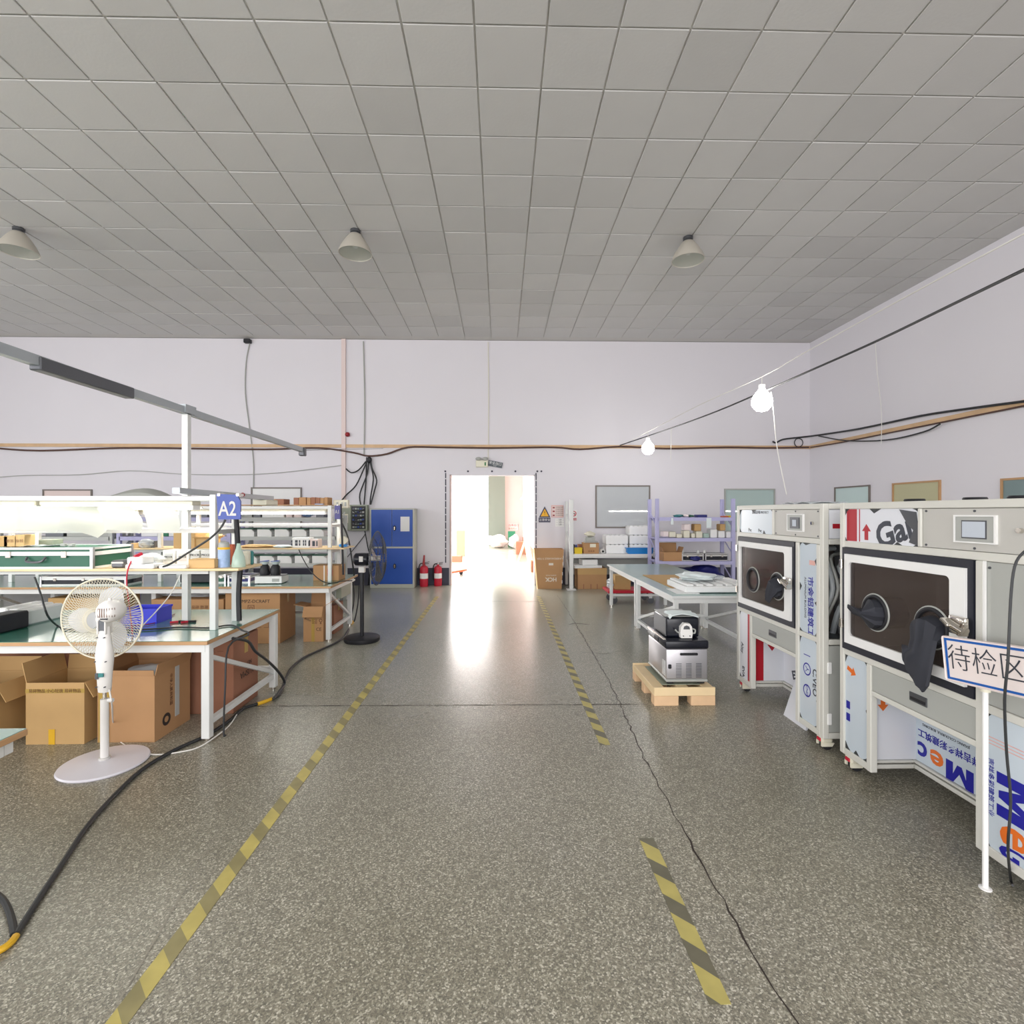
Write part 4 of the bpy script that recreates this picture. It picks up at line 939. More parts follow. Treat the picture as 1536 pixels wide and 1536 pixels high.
def bin_(label, cx, cy, z, w_, d_, h_, m, rz=0, name='plastic_bin'):
    t = thing(name, label, 'bin', (cx, cy, z), rz); th = .006
    mb = MB(); mb.box(-w_ / 2, w_ / 2, -d_ / 2, d_ / 2, 0, th); mb.box(-w_ / 2, w_ / 2, -d_ / 2, -d_ / 2 + th, th, h_); mb.box(-w_ / 2, w_ / 2, d_ / 2 - th, d_ / 2, th, h_)
    mb.box(-w_ / 2, -w_ / 2 + th, -d_ / 2 + th, d_ / 2 - th, th, h_); mb.box(w_ / 2 - th, w_ / 2, -d_ / 2 + th, d_ / 2 - th, th, h_)
    mb.build('bin_body', m, t)
    MB().box(-w_ / 2 - .006, w_ / 2 + .006, -d_ / 2 - .006, -d_ / 2, h_ - .016, h_ + .002).build('rim', m, t)
    MB().box(-w_ / 2 - .006, w_ / 2 + .006, d_ / 2, d_ / 2 + .006, h_ - .016, h_ + .002).build('rim', m, t)
    return t
bin_('bright blue bin on the nearer bench behind the white fan', W(207, 0, 4.4).x, 4.5, TZ, .30, .22, .125, 'binblue', R(3))
t = thing('crocodile_leads', 'red and black crocodile clips on the nearer bench top', 'clips', (W(268, 0, 4.4).x, 4.42, TZ))
for k, (x, m, a_) in enumerate(((-.05, 'redc', 25), (.0, 'ink', -10), (.04, 'redc', 40), (.09, 'ink', 15))):
    MB().box(-.03, .03, -.007, .007, 0.001, .018, .003, M=Matrix.Translation((x, .02 * (k % 2), 0)) @ Matrix.Rotation(R(a_), 4, 'Z')).build('clip', m, t)
tag(MB().tube([F(262, 921, .762), F(245, 930, .762), F(225, 936, .762), F(205, 938, .762), F(190, 942, .762)], .004, 6).build('lead_wire', 'redd', None, True), 'thin dark red lead running from the crocodile clips', 'wire')
tag(MB().tube([F(95, 944, .763), F(160, 946, .763), F(220, 944, .763), F(270, 941, .763), F(312, 942, .763), F(340, 938, .763), F(352, 939, .763), F(362, 945, .763), F(365, 952, .76) + Vector((.04, 0, .0)), (-2.10, 4.0, .66), (-2.10, 3.95, .35), (-2.10, 3.93, .03), (-2.08, 3.92, .012)], .007, 6).build('power_cable', 'cable', None, True), 'black cord crossing the nearer bench top and hanging off its end', 'cord')
tag(MB().tube([(W(43, 864, 3.95).x, 4.0, 1.20), (W(52, 890, 3.9).x, 3.95, 1.08), (W(62, 915, 3.85).x, 3.9, .93), F(85, 938, .765), F(96, 944, .765)], .007, 6).build('power_cable', 'cable', None, True), 'black cord drooping from the shelf rail to the bench beside the fan', 'cord')
tag(MB().tube([(W(270, 862, 4.1).x, 4.1, 1.2), (W(262, 885, 4.1).x, 4.05, 1.06), (W(240, 905, 4.0).x, 3.95, .94), (W(215, 928, 3.8).x, 3.78, .86), (W(200, 942, 3.6).x, 3.66, .80)], .004, 6).build('pale_wire', 'cablew', None, True), 'pale thin wire hanging from the nearer shelf rail towards the fan', 'wire')
# open box cloth dome behind the rack
tag(MB().sheet(lambda u, v: (-5.75 + 1.25 * u, 7.04 + .44 * v, 1.802 + .23 * math.sin(math.pi * u ** 1.5) ** .8 * math.sin(math.pi * v) ** .35), 18, 8, .004).build('fabric_cover', 'fabricgrey', None, True), 'grey domed fabric cover lying on the second rack behind the lamps', 'cover')

# ================================================================== RACKS BEHIND THE SECOND BENCH
def bigrack(label, x0, x1, y0, y1, zs, top, m, posts):
    t = wthing('storage_rack', label, 'rack', ((x0 + x1) / 2, (y0 + y1) / 2, 0))
    for px in posts:
        for y in (y0 + .03, y1 - .03): MB().box(px - .035, px + .035, y - .03, y + .03, 0, top, .004).build('rack_post', m, t)
        for k in range(3):
            z = .3 + k * .55; MB().bar((px, y0 + .06, z), (px, y1 - .06, z + .3), .025, .01).build('side_brace', m, t)
    for z in zs:
        MB().box(x0 + .035, x1 - .035, y0, y0 + .04, z - .07, z).build('shelf_beam', m, t)
        MB().box(x0 + .035, x1 - .035, y1 - .04, y1, z - .07, z).build('shelf_beam', m, t)
        MB().box(x0 + .035, x1 - .035, y0 + .04, y1 - .04, z - .02, z - .004).build('shelf_panel', m, t)
    return t
RZ = (.30, .76, 1.25, 1.60)
bigrack('grey storage rack with white bins behind the second bench', -4.85, -3.0, 9.5, 10.05, RZ, 1.64, 'greypaint', (-4.83, -3.02))
bigrack('lilac storage rack with green boxes behind the second bench', -7.0, -4.98, 9.5, 10.05, RZ, 1.64, 'lilac', (-6.98, -4.99))
bigrack('dark grey storage rack at the far side behind the second bench', -9.6, -7.1, 9.5, 10.05, RZ, 1.64, 'greypaint', (-9.58, -7.12))
names = ('farthest from the breaker box', 'second towards the breaker box', 'in the middle', 'fourth towards the breaker box', 'nearest the breaker box')
for r_, z in enumerate((1.25, .76)):
    for k in range(5):
        x = bx(369.5 + 26.2 * k + (4 if r_ else 0), 9.5)
        if x + .14 > -3.06: x = -3.215
        t = thing('storage_bin', 'white bin with a green edge on the %s shelf, %s' % (('upper', 'lower')[r_], names[k]), 'bin', (x, 9.7, z), group='white bins on the grey rack')
        MB().prism([(-.13, 0), (-.13, .13), (.08, .13), (.13, .08), (.13, 0)], 'y', -.18, .18).build('bin_body', 'paperw', t)
        MB().box(-.135, .12, -.17, .17, .131, .15, .004).build('green_lid', 'dkgreen', t)
for k, (pa, pb, z0_, h, m, lb) in enumerate(((240, 252, 1.25, .2, 'green', 'green box on the lilac rack, farther from the kraft box'), (273, 284, 1.25, .2, 'green', 'green box on the lilac rack, just behind the kraft box'), (212, 236, 1.25, .17, 'white', 'white box on the lilac rack beside a green box'), (253, 270, 1.25, .17, 'white', 'white box on the lilac rack between the green boxes'), (276, 294, 1.6, .2, 'darksteel', 'dark grey device on the lilac rack top, wider'), (299, 311, 1.6, .19, 'darksteel', 'dark grey device on the lilac rack top, narrower'), (362, 378, 1.6, .2, 'greypanel', 'grey file box on the grey rack top'), (380, 391, 1.6, .22, 'darksteel', 'dark file box on the grey rack top'), (393, 426, 1.6, .23, 'paperw', 'wide white board box on the grey rack top'), (429, 438, 1.6, .21, 'pinkboard', 'narrow pale pink box on the grey rack top'), (441, 452, 1.6, .2, 'pinkboard', 'wider pale pink box on the grey rack top'), (480, 492, 1.6, .17, 'darksteel', 'dark box with white marks at the grey rack end'))):
    if pb > 488: pa, pb = 474, 486
    o = wbox('stored_box', m, lb, 'box', pa, pb, 9.6, .3, z0_, h)
    if m == 'darksteel': MB().box(-.05, .05, -.152, -.15, h * .4, h * .6).build('label', 'silver', o)
crumple('navy and white bag on the grey rack top', bx(458, 9.6), 9.75, 1.6, .2, .3, .17, 'canlabel', seed=21)
for k, (pa, pb, z_, lb) in enumerate(((68, 95, 1.25, 'dark machine part on the far grey rack, slanted'), (100, 168, 1.25, 'long dark tray on the far grey rack'), (70, 168, .76, 'long grey tray on the lower shelf of the far grey rack'))):
    wbox('metal_tray', ('darksteel', 'greypanel', 'greypanel')[k], lb, 'tray', pa, pb, 9.55, .35, z_, .1)

# ================================================================== CARTONS UNDER THE BENCHES
t = carton('open yellowish carton with yellow tape under the nearer bench', .42, .36, .45, (-3.26, 4.0, 0), R(0), 'cardlight', True, (0, .3, .35, .3), spread=(150, 8, 12, 150))
MB().box(-.212, .212, -.1815, -.18, .375, .405).build('packing_tape', 'tapebrown', t)
MB().box(-.045, .0, -.183, -.1815, .0, .11).build('yellow_tape', 'yellowtape', t)
text('易碎物品 小心轻放 易碎物品', .03, 'inkbrown', t, (0, -.1825, .39), FRONT)
text('禾禾', .09, 'inkdark', t, (.2115, .05, .15), (Matrix.Rotation(R(90), 4, 'Z') @ Matrix.Rotation(R(90), 4, 'X')).to_euler())
t = carton('crumpled open brown carton with a dark ring mark right behind the fan', .42, .42, .49, (-2.76, 4.05, 0), R(-1), 'card', True, (.1, .35, .22, .2), spread=(8, -25, 8, 14))
MB().torus((0, 0, 0), .035, .012, Matrix.Translation((.212, -.08, .12)) @ Matrix.Rotation(R(90), 4, 'Y') @ Matrix.Diagonal((1, 1, .15, 1)), 24, 8).build('ring_mark', 'inkdark', t)
MB().box(-.2, -.12, -.213, -.211, 0, .47).build('packing_tape', 'tapebrown', t)
MB().box(.2105, .213, .02, .07, .1, .49).build('grey_tape', 'greypaint', t)
text('中华人民共和国', .035, 'inkbrown', t, (.213, -.03, .33), (Matrix.Rotation(R(90), 4, 'Z') @ Matrix.Rotation(R(90), 4, 'X') @ Matrix.Rotation(R(-90), 4, 'Z')).to_euler())
crumple('grey crumpled plastic stuffed in the brown carton behind the fan', -2.72, 4.0, .42, .3, .26, .1, 'plastic_bag', seed=31)
carton('open brown carton at the picture edge under the nearer bench', .48, .36, .45, (-3.88, 3.95, 0), 0, 'cardlight', True, (0, .3, .3, .3), spread=(150, 10, 10, 150))
carton('large reddish brown carton behind the open ones under the nearer bench', 1.0, .4, .60, (-3.80, 4.6, 0), 0, 'cardred', prints=(('HANGZHOU KINGHUA', .045, .25, .52, 'inkbrown', 'f', 180),))
t = carton('tall reddish brown carton with upside down lettering under the bench end', .62, .44, .615, (-2.56, 4.58, 0), 0, 'cardred', prints=(('ALISMA', .075, .02, .28, 'inkdark', 's', 180), ('NET 09', .05, .02, .36, 'inkdark', 's', 180), ('— KINGHUA PACK —', .05, -.02, .53, 'inkbrown', 'f', 0)))
crumple('clear plastic lying on the tall reddish carton', -2.40, 4.56, .617, .3, .24, .045, 'plastic_bag', seed=41)
# second bench
t = carton('big brown carton with small dark print under the second bench end', .70, .50, .665, (-3.20, 6.93, 0), 0, 'card', prints=(('KAMPZ-DCRAFT', .06, 0, .545, 'inkdark', 'f', 0), ('回', .1, -.02, .45, 'inkbrown', 'f', 0), ('┴ ┬ ┴', .12, .05, .2, 'inkbrown', 'f', 0)))
carton('wide brown carton with faint print under the second bench', .92, .5, .575, (-4.03, 6.93, 0), 0, 'card', prints=(('向上 易碎 防潮', .05, .1, .47, 'inkbrown', 'f', 0), ('UP KEEP DRY', .04, .1, .41, 'inkbrown', 'f', 0)))
o = crumple('roll of grey bubble wrap on the wide brown carton under the second bench', -4.05, 6.9, .577, .75, .2, .07, 'plastic_bag', 'bubble_wrap', 'wrap', 51)
carton('long light brown carton far along under the second bench', .86, .45, .59, (-5.40, 6.95, 0), 0, 'cardlight')
t = carton('small open carton with hanging flaps by the second bench leg', .26, .26, .46, (-2.455, 6.90, 0), R(0), 'card', True, (.55, .75, .5, .5), spread=(158, 12, 80, 60), prints=(('Bolun', .04, -.07, .29, 'inkdark', 'f', 25), ('囧♀', .07, .06, .26, 'inkbrown', 'f', 0), ('CE', .06, .07, .16, 'inkdark', 'f', 0)))
MB().box(-.025, .015, -.1315, -.13, .0, .46).build('packing_tape', 'tapebrown', t)
carton('reddish carton on the floor behind the small open one', .26, .4, .40, (-2.445, 7.38, 0), 0, 'cardred')
wb_('drawer_box', 'cabgreen', 'grey green box hung under the second bench end', 'box', -2.28, -2.21, 7.15, 7.6, .5, .663)
MB_ = MB().box(-2.9, -2.45, 7.45, 7.58, .6, .663, .004); tag(recenter(MB_.build('under_bench_tray', 'greypanel')), 'shallow grey tray fixed under the second bench top', 'tray')

# ================================================================== FANS
def guard(mb, Rg, depth, nw, r, rings, side):
    # cage half: wires from hub ring to rim, bulging along +-y
    for k in range(nw):
        a = 2 * math.pi * k / nw; P = []
        for i in range(6):
            s_ = i / 5; rad = .06 + (Rg - .06) * s_
            y = side * depth * (1 - s_ ** 3.2)
            P.append((rad * math.cos(a), y, rad * math.sin(a)))
        mb.tube(P, r, 4, 0)
    for q in rings: mb.torus((0, 0, 0), Rg * q, r * 1.3, Matrix.Translation((0, side * depth * (1 - q ** 3.2), 0)) @ Matrix.Rotation(R(90), 4, 'X'), 40, 5)
bp = F(157, 1146)
t = thing('pedestal_fan', 'white pedestal fan standing before the nearer workbench', 'fan', bp)
MB().lathe([(0, 0), (.25, 0), (.256, .008), (.25, .018), (.12, .032), (.05, .036), (0, .036)], n=44).build('base', 'fanbase', t, True)
MB().lathe([(0.0, .036), (.035, .036), (.033, .05), (.0, .05)], n=20).build('base_collar', 'silver', t, True)
MB().cyl((0, 0, .04), (0, 0, .44), .0245, n=20).build('pole', 'fanwhite', t, True)
MB().cyl((0, 0, .44), (0, 0, .53), .012, n=14).build('inner_pole', 'chrome', t, True)
MB().cyl((.024, 0, .43), (.055, 0, .43), .014, n=12).build('height_knob', 'fanwhite', t, True)
o = MB().lathe([(0, .49), (.038, .49), (.042, .52), (.046, .60), (.054, .70), (.055, .74), (.047, .80), (.036, .88), (.034, .93), (0, .93)], n=24).build('control_body', 'fanwhite', t, True)
for v in o.data.vertices: v.co.y *= .8
for x, z in ((-.034, .53), (.034, .53), (-.043, .70), (.043, .70), (-.03, .86), (.03, .86)):
    MB().cyl((x * .8, -.030, z), (x * .8, -.043, z), .004, n=8).build('screw', 'darksteel', t)
MB().box(-.008, .025, -.047, -.04, .60, .625).build('green_label', 'teal', t)
MB().box(-.03, -.012, -.045, -.038, .585, .625).build('rating_label', 'darksteel', t)
MB().box(-.022, .022, -.028, .028, .90, .98, .004).build('tilt_joint', 'darksteel', t)
MB().box(-.03, -.02, -.034, .034, .88, .97, .003).build('joint_cheek', 'fanwhite', t); MB().box(.02, .03, -.034, .034, .88, .99, .003).build('joint_cheek', 'fanwhite', t)
MX = W(165, 915, bp.y - .02).x - bp.x
mo = MB().lathe([(0, -.08), (.03, -.078), (.052, -.068), (.066, -.048), (.074, -.015), (.074, .02), (.066, .055), (.05, .075), (0, .075)], n=26, M=Matrix.Translation((MX, -.01, 1.035)) @ Matrix.Rotation(R(-90), 4, 'X')).build('motor_housing', 'fanwhite', t, True)
for k in range(8): MB().box(-.0014, .0014, -.0755, -.07, -.03, .03, M=Matrix.Translation((MX, -.018, 1.035)) @ Matrix.Rotation(R(-22 + k * 11), 4, 'Z')).build('vent_slot', 'inkbrown', t)
MB().box(MX - .015, MX + .03, -.086, -.08, .99, .998).build('dark_badge', 'ink', t)
MB().cyl((MX, -.02, 1.10), (MX, -.02, 1.125), .01, n=10).build('swing_knob', 'fanwhite', t, True)
hw_ = W(153, 928, bp.y + .15); hd = (hw_.x - bp.x, .15, hw_.z); mw_ = W(165, 915, bp.y - .02)
mb = MB(); guard(mb, .28, .085, 84, .002, (.25, .995), 1); guard(mb, .28, .06, 84, .002, (.3, .995), -1)
g = mb.build('wire_guard', 'fanguard', t, True); g.location = hd; stuff(g)
g = MB().torus((0, 0, 0), .281, .006, Matrix.Rotation(R(90), 4, 'X'), 48, 8).build('guard_rim', 'fanguard', t, True); g.location = hd
for k, a in enumerate((62, 182, 302)):
    mb = MB(); n = 14; pts = []
    for i in range(n + 1):
        s_ = i / n; pts.append((.035 + .205 * s_, .018 + .078 * math.sin(math.pi * min(1, s_ * .97 + .03)) ** .7))
    for i in range(n, -1, -1):
        s_ = i / n; pts.append((.035 + .205 * s_, -.018 - .062 * math.sin(math.pi * s_) ** .8))
    mb.prism([(x, z) for x, z in pts], 'y', -.0015, .0015)
    o = mb.build('fan_blade', 'fanblade', t, True); o.location = (hd[0], hd[1] + .01, hd[2]); o.rotation_euler = (0, -R(a), 0)
MB().lathe([(0, -.02), (.03, -.02), (.034, .0), (.03, .03), (0, .035)], n=18, M=Matrix.Translation(hd) @ Matrix.Rotation(R(-90), 4, 'X')).build('hub', 'fanwhite', t, True)
tag(MB().tube([W(164, 1035, 3.42), W(168, 1058, 3.38), F(170, 1085, .13), F(178, 1110, .006), F(205, 1127, .006), F(235, 1132, .006), F(270, 1128, .006), F(300, 1120, .006), F(330, 1100, .02), F(345, 1087, .02), F(355, 1072, .02)], .005, 6).build('power_cable', 'cablew', None, True), 'cream power cord trailing from the white fan across the floor', 'cord')
bp = F(543, 961)
t = thing('industrial_fan', 'black industrial pedestal fan beside the second bench, seen edge on', 'fan', bp)
MB().lathe([(0, 0), (.225, 0), (.232, .015), (.23, .05), (.21, .062), (.04, .066), (0, .066)], n=40).build('base', 'black', t, True)
MB().cyl((0, 0, .06), (0, 0, .95), .026, n=18).build('pole', 'darksteel' if 0 else 'black', t, True)
MB().box(-.04, .04, -.03, .03, .90, .98, .006).build('clamp', 'silver', t)
MB().lathe([(0, -.10), (.06, -.10), (.082, -.08), (.086, 0), (.084, .08), (.06, .10), (0, .10)], n=26, M=Matrix.Translation((.0, 0, 1.075)) @ Matrix.Rotation(R(90), 4, 'Y')).build('motor_housing', 'blackgloss', t, True)
MB().box(-.015, .035, -.091, -.082, 1.05, 1.12).build('rating_label', 'silver', t)
hd = (.20, 0, 1.09)
mb = MB(); guard(mb, .36, .09, 40, .0025, (.2, .45, .7, .99), 1); guard(mb, .36, .07, 40, .0025, (.45, .7, .99), -1)
g = mb.build('wire_guard', 'darksteel', t, True); g.location = hd; g.rotation_euler = (0, 0, R(-90)); stuff(g)
for a in (20, 140, 260):
    mb = MB().prism([(.04, -.03), (.3, -.1), (.33, .0), (.28, .08), (.04, .03)], 'y', -.002, .002)
    o = mb.build('fan_blade', 'darksteel', t); o.location = hd; o.rotation_euler = (Matrix.Rotation(R(-90), 4, 'Z') @ Matrix.Rotation(-R(a), 4, 'Y') @ Matrix.Rotation(R(18), 4, 'X')).to_euler()
MB().cyl((.08, 0, 1.085), (.24, 0, 1.09), .035, n=16).build('hub', 'silver', t, True)

# ================================================================== CABLES ON THE FLOOR
cz = .014
tag(MB().tube([F(24, 1402, cz), F(60, 1345, cz), F(100, 1285, cz), F(125, 1247, cz), F(160, 1205, cz), F(212, 1155, cz), F(262, 1125, cz), F(310, 1103, cz), F(345, 1080, cz), F(365, 1063, cz), F(386, 1056, cz)], .0125, 8).build('floor_cable', 'cable', None, True), 'long thick black cable snaking over the floor before the nearer bench', 'cable')
tag(MB().tube([F(386, 1056, cz), F(398, 1052, cz), F(408, 1048, cz)], .016, 8).build('tape_wrap', 'yellowtape', None, True), 'yellow tape wrapped round the cable joint at the bench foot', 'tape')
tag(MB().tube([F(408, 1049, cz), F(420, 1040, cz), F(428, 1018, cz), F(436, 1003, cz), F(455, 987, cz), F(480, 975, cz), F(502, 965, cz), F(516, 955, cz), F(523, 944, cz)], .013, 8).build('floor_cable', 'cable', None, True), 'black cable running from the taped joint to the second bench', 'cable')
tag(MB().tube([(-2.12, 4.10, .70), S(372, 962, -2.09), S(383, 977, -2.07), S(400, 990, -2.06), S(418, 1008, -2.07), F(427, 1024, .05), F(420, 1036, .03), F(411, 1047, .035)], .012, 8).build('floor_cable', 'cable', None, True), 'thick black cable dropping from the nearer bench end to the floor', 'cable')
tag(MB().tube([F(-30, 1325, cz), F(0, 1345, cz), F(12, 1362, cz), F(19, 1385, cz), F(21, 1402, cz)], .0125, 8).build('floor_cable', 'cable', None, True), 'black cable end curling in from the bottom picture edge', 'cable')
tag(MB().tube([F(24, 1404, cz), F(16, 1414, cz), F(0, 1425, cz), F(-30, 1436, cz)], .0135, 8).build('tape_wrap', 'yellowtape', None, True), 'yellow wrapped cable end at the lower picture edge', 'tape')
for k, pl in enumerate(([(522, 868), (526, 890), (527, 915), (523, 938)], [(530, 872), (531, 900), (527, 925), (526, 942)], [(539, 878), (537, 905), (532, 930), (528, 946)])):
    P_ = [W(x, y, 7.86) for x, y in pl]; P_[-1].z = .03
    tag(MB().tube(P_, .010, 6).build('hanging_cable', 'cable', None, True), ('black cord hanging down the second bench end, nearest its leg', 'black cord hanging down the second bench end, in the middle', 'black cord looping beside the black fan pole')[k], 'cord')
tag(MB().box(-.03, .03, -.06, .06, 0, .04, .006).build('power_strip', 'yellowtape'), 'small yellow plug block on the floor at the second bench end', 'plug').location = F(524, 938) + Vector((0, .1, 0))
tag(MB().tube([(W(505, 768, 7.5).x, 7.5, W(0, 770, 7.5).z), W(521, 803, 7.6), W(528, 840, 7.6), W(532, 868, 7.7)], .012, 6).build('hanging_cable', 'cable', None, True), 'black cable slanting down past the shelf end of the second rack', 'cable')
tag(MB().tube([W(508, 758, 7.0) + Vector((.03, 0, .02)), W(512, 775, 7.0), W(513, 800, 7.0), W(514, 830, 7.0), W(515, 862, 7.0)], .014, 6).build('black_hose', 'black', None, True), 'black hose running down the end post of the second rack', 'hose')

# ================================================================== BY THE DOORWAY, FAR SIDE
t = thing('cardboard_box', 'tall waste carton with upside down white print beside the doorway', 'box', (F(824.5, 883.3).x, 11.5, 0))
hw = .265; tw = .34; D_ = .2; H_ = .875; th = .008
MB().prism([(-hw, 0), (hw, 0), (tw - .03, H_), (-tw, H_)], 'y', -D_, -D_ + th).build('front_panel', 'card', t)
MB().prism([(-hw, 0), (hw, 0), (tw - .03, H_), (-tw, H_)], 'y', D_ - th, D_).build('back_panel', 'card', t)
for s_ in (-1, 1):
    e = tw if s_ < 0 else tw - .03
    MB().prism([(s_ * hw, 0), (s_ * (hw - th), 0), (s_ * (e - th), H_), (s_ * e, H_)], 'y', -D_ + th, D_ - th).build('side_panel', 'cardlight' if s_ < 0 else 'cardred', t)
MB().box(-hw + .01, hw - .01, -D_ + .01, D_ - .01, 0, .55).build('waste_inside', 'cardin', t)
text('HCK', .12, 'inkwhite', t, (.03, -D_ - .001, .21), (R(90), R(180), 0), bold=.003)
text('KINETIC PACK', .035, 'inkwhite', t, (.03, -D_ - .001, .30), (R(90), R(180), 0))
text('UNBREAKABLE 7-TIER', .058, 'inkwhite', t, (.0, -D_ - .001, .67), (R(90), R(180), 0))
MB().box(-.02, .08, -D_ - .002, -D_, .52, .57).build('white_label', 'inkwhite', t)
for k, z_ in enumerate((.12, .3, .52, .66)): MB().box(.262 + z_ * .05, .275 + z_ * .05, -D_ - .003, -D_, z_, z_ + .07).build('torn_paper', 'paperw', t)
# white bench rack along the wall
t = wthing('wall_rack', 'white steel wall rack with a long shelf beyond the doorway', 'rack', (2.5, 11.5, 0))
for x in (1.50, 3.42):
    MB().box(x, x + .085, 11.12, 11.2, 0.02, 1.97 if x < 2 else 1.2, .004).build('rack_post', 'framew', t)
    MB().box(x, x + .06, 11.82, 11.88, 0.02, 1.95 if x < 2 else 1.2, .004).build('rack_post', 'framew', t)
    MB().box(x - .06, x + .14, 11.06, 11.26, 0, .02, .004).build('foot_plate', 'white', t)
for z in (.25, .9, 1.3): MB().bar((1.53, 11.2, z), (1.53, 11.82, z + .35), .03, .012).build('side_brace', 'framew', t)
MB().box(1.585, 3.5, 11.12, 11.88, .745, .78, .003).build('shelf_board', 'white', t)
MB().box(1.585, 3.42, 11.12, 11.16, .70, .745).build('shelf_beam', 'framew', t)
MB().box(1.585, 3.42, 11.85, 11.88, .25, .60).build('back_panel', 'greypanel', t)
sz = .781
def rb(name, m, label, cat, pa, pb, z, h, Y=11.2, dep=.3, bev=.004, group=None): return wbox(name, m, label, cat, pa, pb, Y, dep, z, h, bev=bev, group=group)
bin_('yellow bin on the white wall rack shelf', bx(868, 11.2), 11.3, sz, .16, .15, .13, 'yellow')
rb('black_bag', 'black', 'black box next to the white rack post on the shelf', 'box', 859, 862.5, sz, .2, 11.3, .2, .01)
rb('blue_bottle', 'signblue', 'small blue bottle behind the yellow bin', 'bottle', 863, 866, sz, .19, 11.42, .05, .015)
rb('small_carton', 'cardred', 'brown box half hidden behind the yellow bin', 'box', 868, 873.5, sz, .19, 11.45, .2)
t = carton('brown carton with a pale label on the white wall rack', .34, .28, .235, (bx(886.5, 11.3), 11.4, sz), 0, 'card'); MB().box(-.03, .1, -.142, -.14, .14, .215).build('label', 'cream', t); text('禾禾禾', .05, 'inkbrown', t, (0, -.142, .05), FRONT)
rb('flat_box', 'greypanel', 'flat pinkish grey box on the labelled carton', 'box', 877.5, 897, sz + .237, .03, 11.28, .22)
rb('grey_basket', 'greypanel', 'grey basket with foam pieces on the flat box', 'basket', 879, 893, sz + .268, .09, 11.3, .2)
crumple('cream foam scraps heaped in the grey basket', bx(886, 11.3), 11.4, sz + .36, .24, .18, .13, 'cream', 'foam_scraps', 'foam', 61)
t = thing('film_roll', 'white film roll lying end on beside the labelled carton', 'roll', (bx(905.5, 11.15), 11.3, sz + .05))
MB().torus((0, 0, 0), .037, .018, Matrix.Rotation(R(90), 4, 'X') @ Matrix.Diagonal((1, 1, 6, 1)), 24, 10).build('roll_body', 'white', t, True); MB().cyl((0, -.09, 0), (0, .09, 0), .02, n=14).build('core', 'ink', t, True)
def foambox(label, cx, cy, z, w_, d_, h_, group):
    t = thing('foam_box', label, 'box', (cx, cy, z), group=group)
    MB().box(-w_ / 2, w_ / 2, -d_ / 2, d_ / 2, 0, h_ * .93, .012, 2).build('foam_tray', 'foam', t)
    n = 5
    mb = MB()
    for k in range(n): mb.box(-w_ / 2 + w_ * (k + .2) / n, -w_ / 2 + w_ * (k + .8) / n, -d_ / 2 + .01, d_ / 2 - .01, h_ * .93, h_, .003)
    stuff(mb.build('ridges', 'foam', t)); return t
fx = ((bx(925.5, 11.3), .50), (bx(961, 11.3), .48))
gname = 'white foam boxes stacked on the white wall rack'
for k in range(2): foambox(('bottom', 'top')[k] + ' foam box of the two box stack on the wall rack', fx[0][0], 11.5, sz + .205 * k, fx[0][1] - .01, .42, .203, gname)
for k in range(3): foambox(('bottom', 'middle', 'top')[k] + ' foam box of the three box stack on the wall rack', fx[1][0], 11.52, sz + .205 * k, fx[1][1], .38, .203, gname)
t = thing('blue_tray', 'bright blue tray before the three box foam stack', 'tray', (bx(961, 11.1), 11.2, sz)); w_ = bx(981, 11.1) - bx(942, 11.1)
MB().prism([(-w_ / 2, .03), (-w_ / 2 + .05, 0), (w_ / 2 - .02, 0), (w_ / 2, .03), (w_ / 2, .12), (-w_ / 2, .12)], 'y', -.06, .06).build('tray_body', 'trayblue', t); MB().box(-w_ / 2 - .02, w_ / 2 + .02, -.075, .075, .12, .135).build('rim', 'trayblue', t)
t = carton('closed brown carton under the white wall rack with slots at its foot', .64, .5, .46, (bx(889, 11.2), 11.5, 0), 0, 'card')
MB().box(-.325, .325, -.255, -.25, .32, .46).build('flap', 'cardlight', t)
for x in (-.2, -.04, .1): MB().box(x, x + .02, -.252, -.25, .0, .11).build('slot_mark', 'cardred', t)
for k, (x, dz, a_, w2, lb) in enumerate(((868 + 14, 0, 6, .62, 'lowest white foam sheet lying on the carton under the wall rack'), (884, .032, -4, .6, 'middle white foam sheet lying on the carton under the wall rack'), (885, .066, 3, .34, 'small top foam block on the sheets under the wall rack'))):
    o = bxt('foam_sheet', 'foam', lb, 'foam', bx(x, 11.2), 11.45, .461 + dz, w2, .4, .028 if k < 2 else .12, R(a_), group='foam sheets under the wall rack')
t = thing('folded_stool', 'black folded stool leaning under the white wall rack end', 'stool', (bx(979, 10.9), 11.0, 0))
for s_ in (-1, 1): MB().bar((s_ * .09, 0, .0), (s_ * .03, .03, .74), .022, .015).build('leg', 'black', t)
for z_ in (.45, .7): MB().bar((-.07, .01, z_), (.07, .01, z_), .05, .02).build('cross_bar', 'black', t)
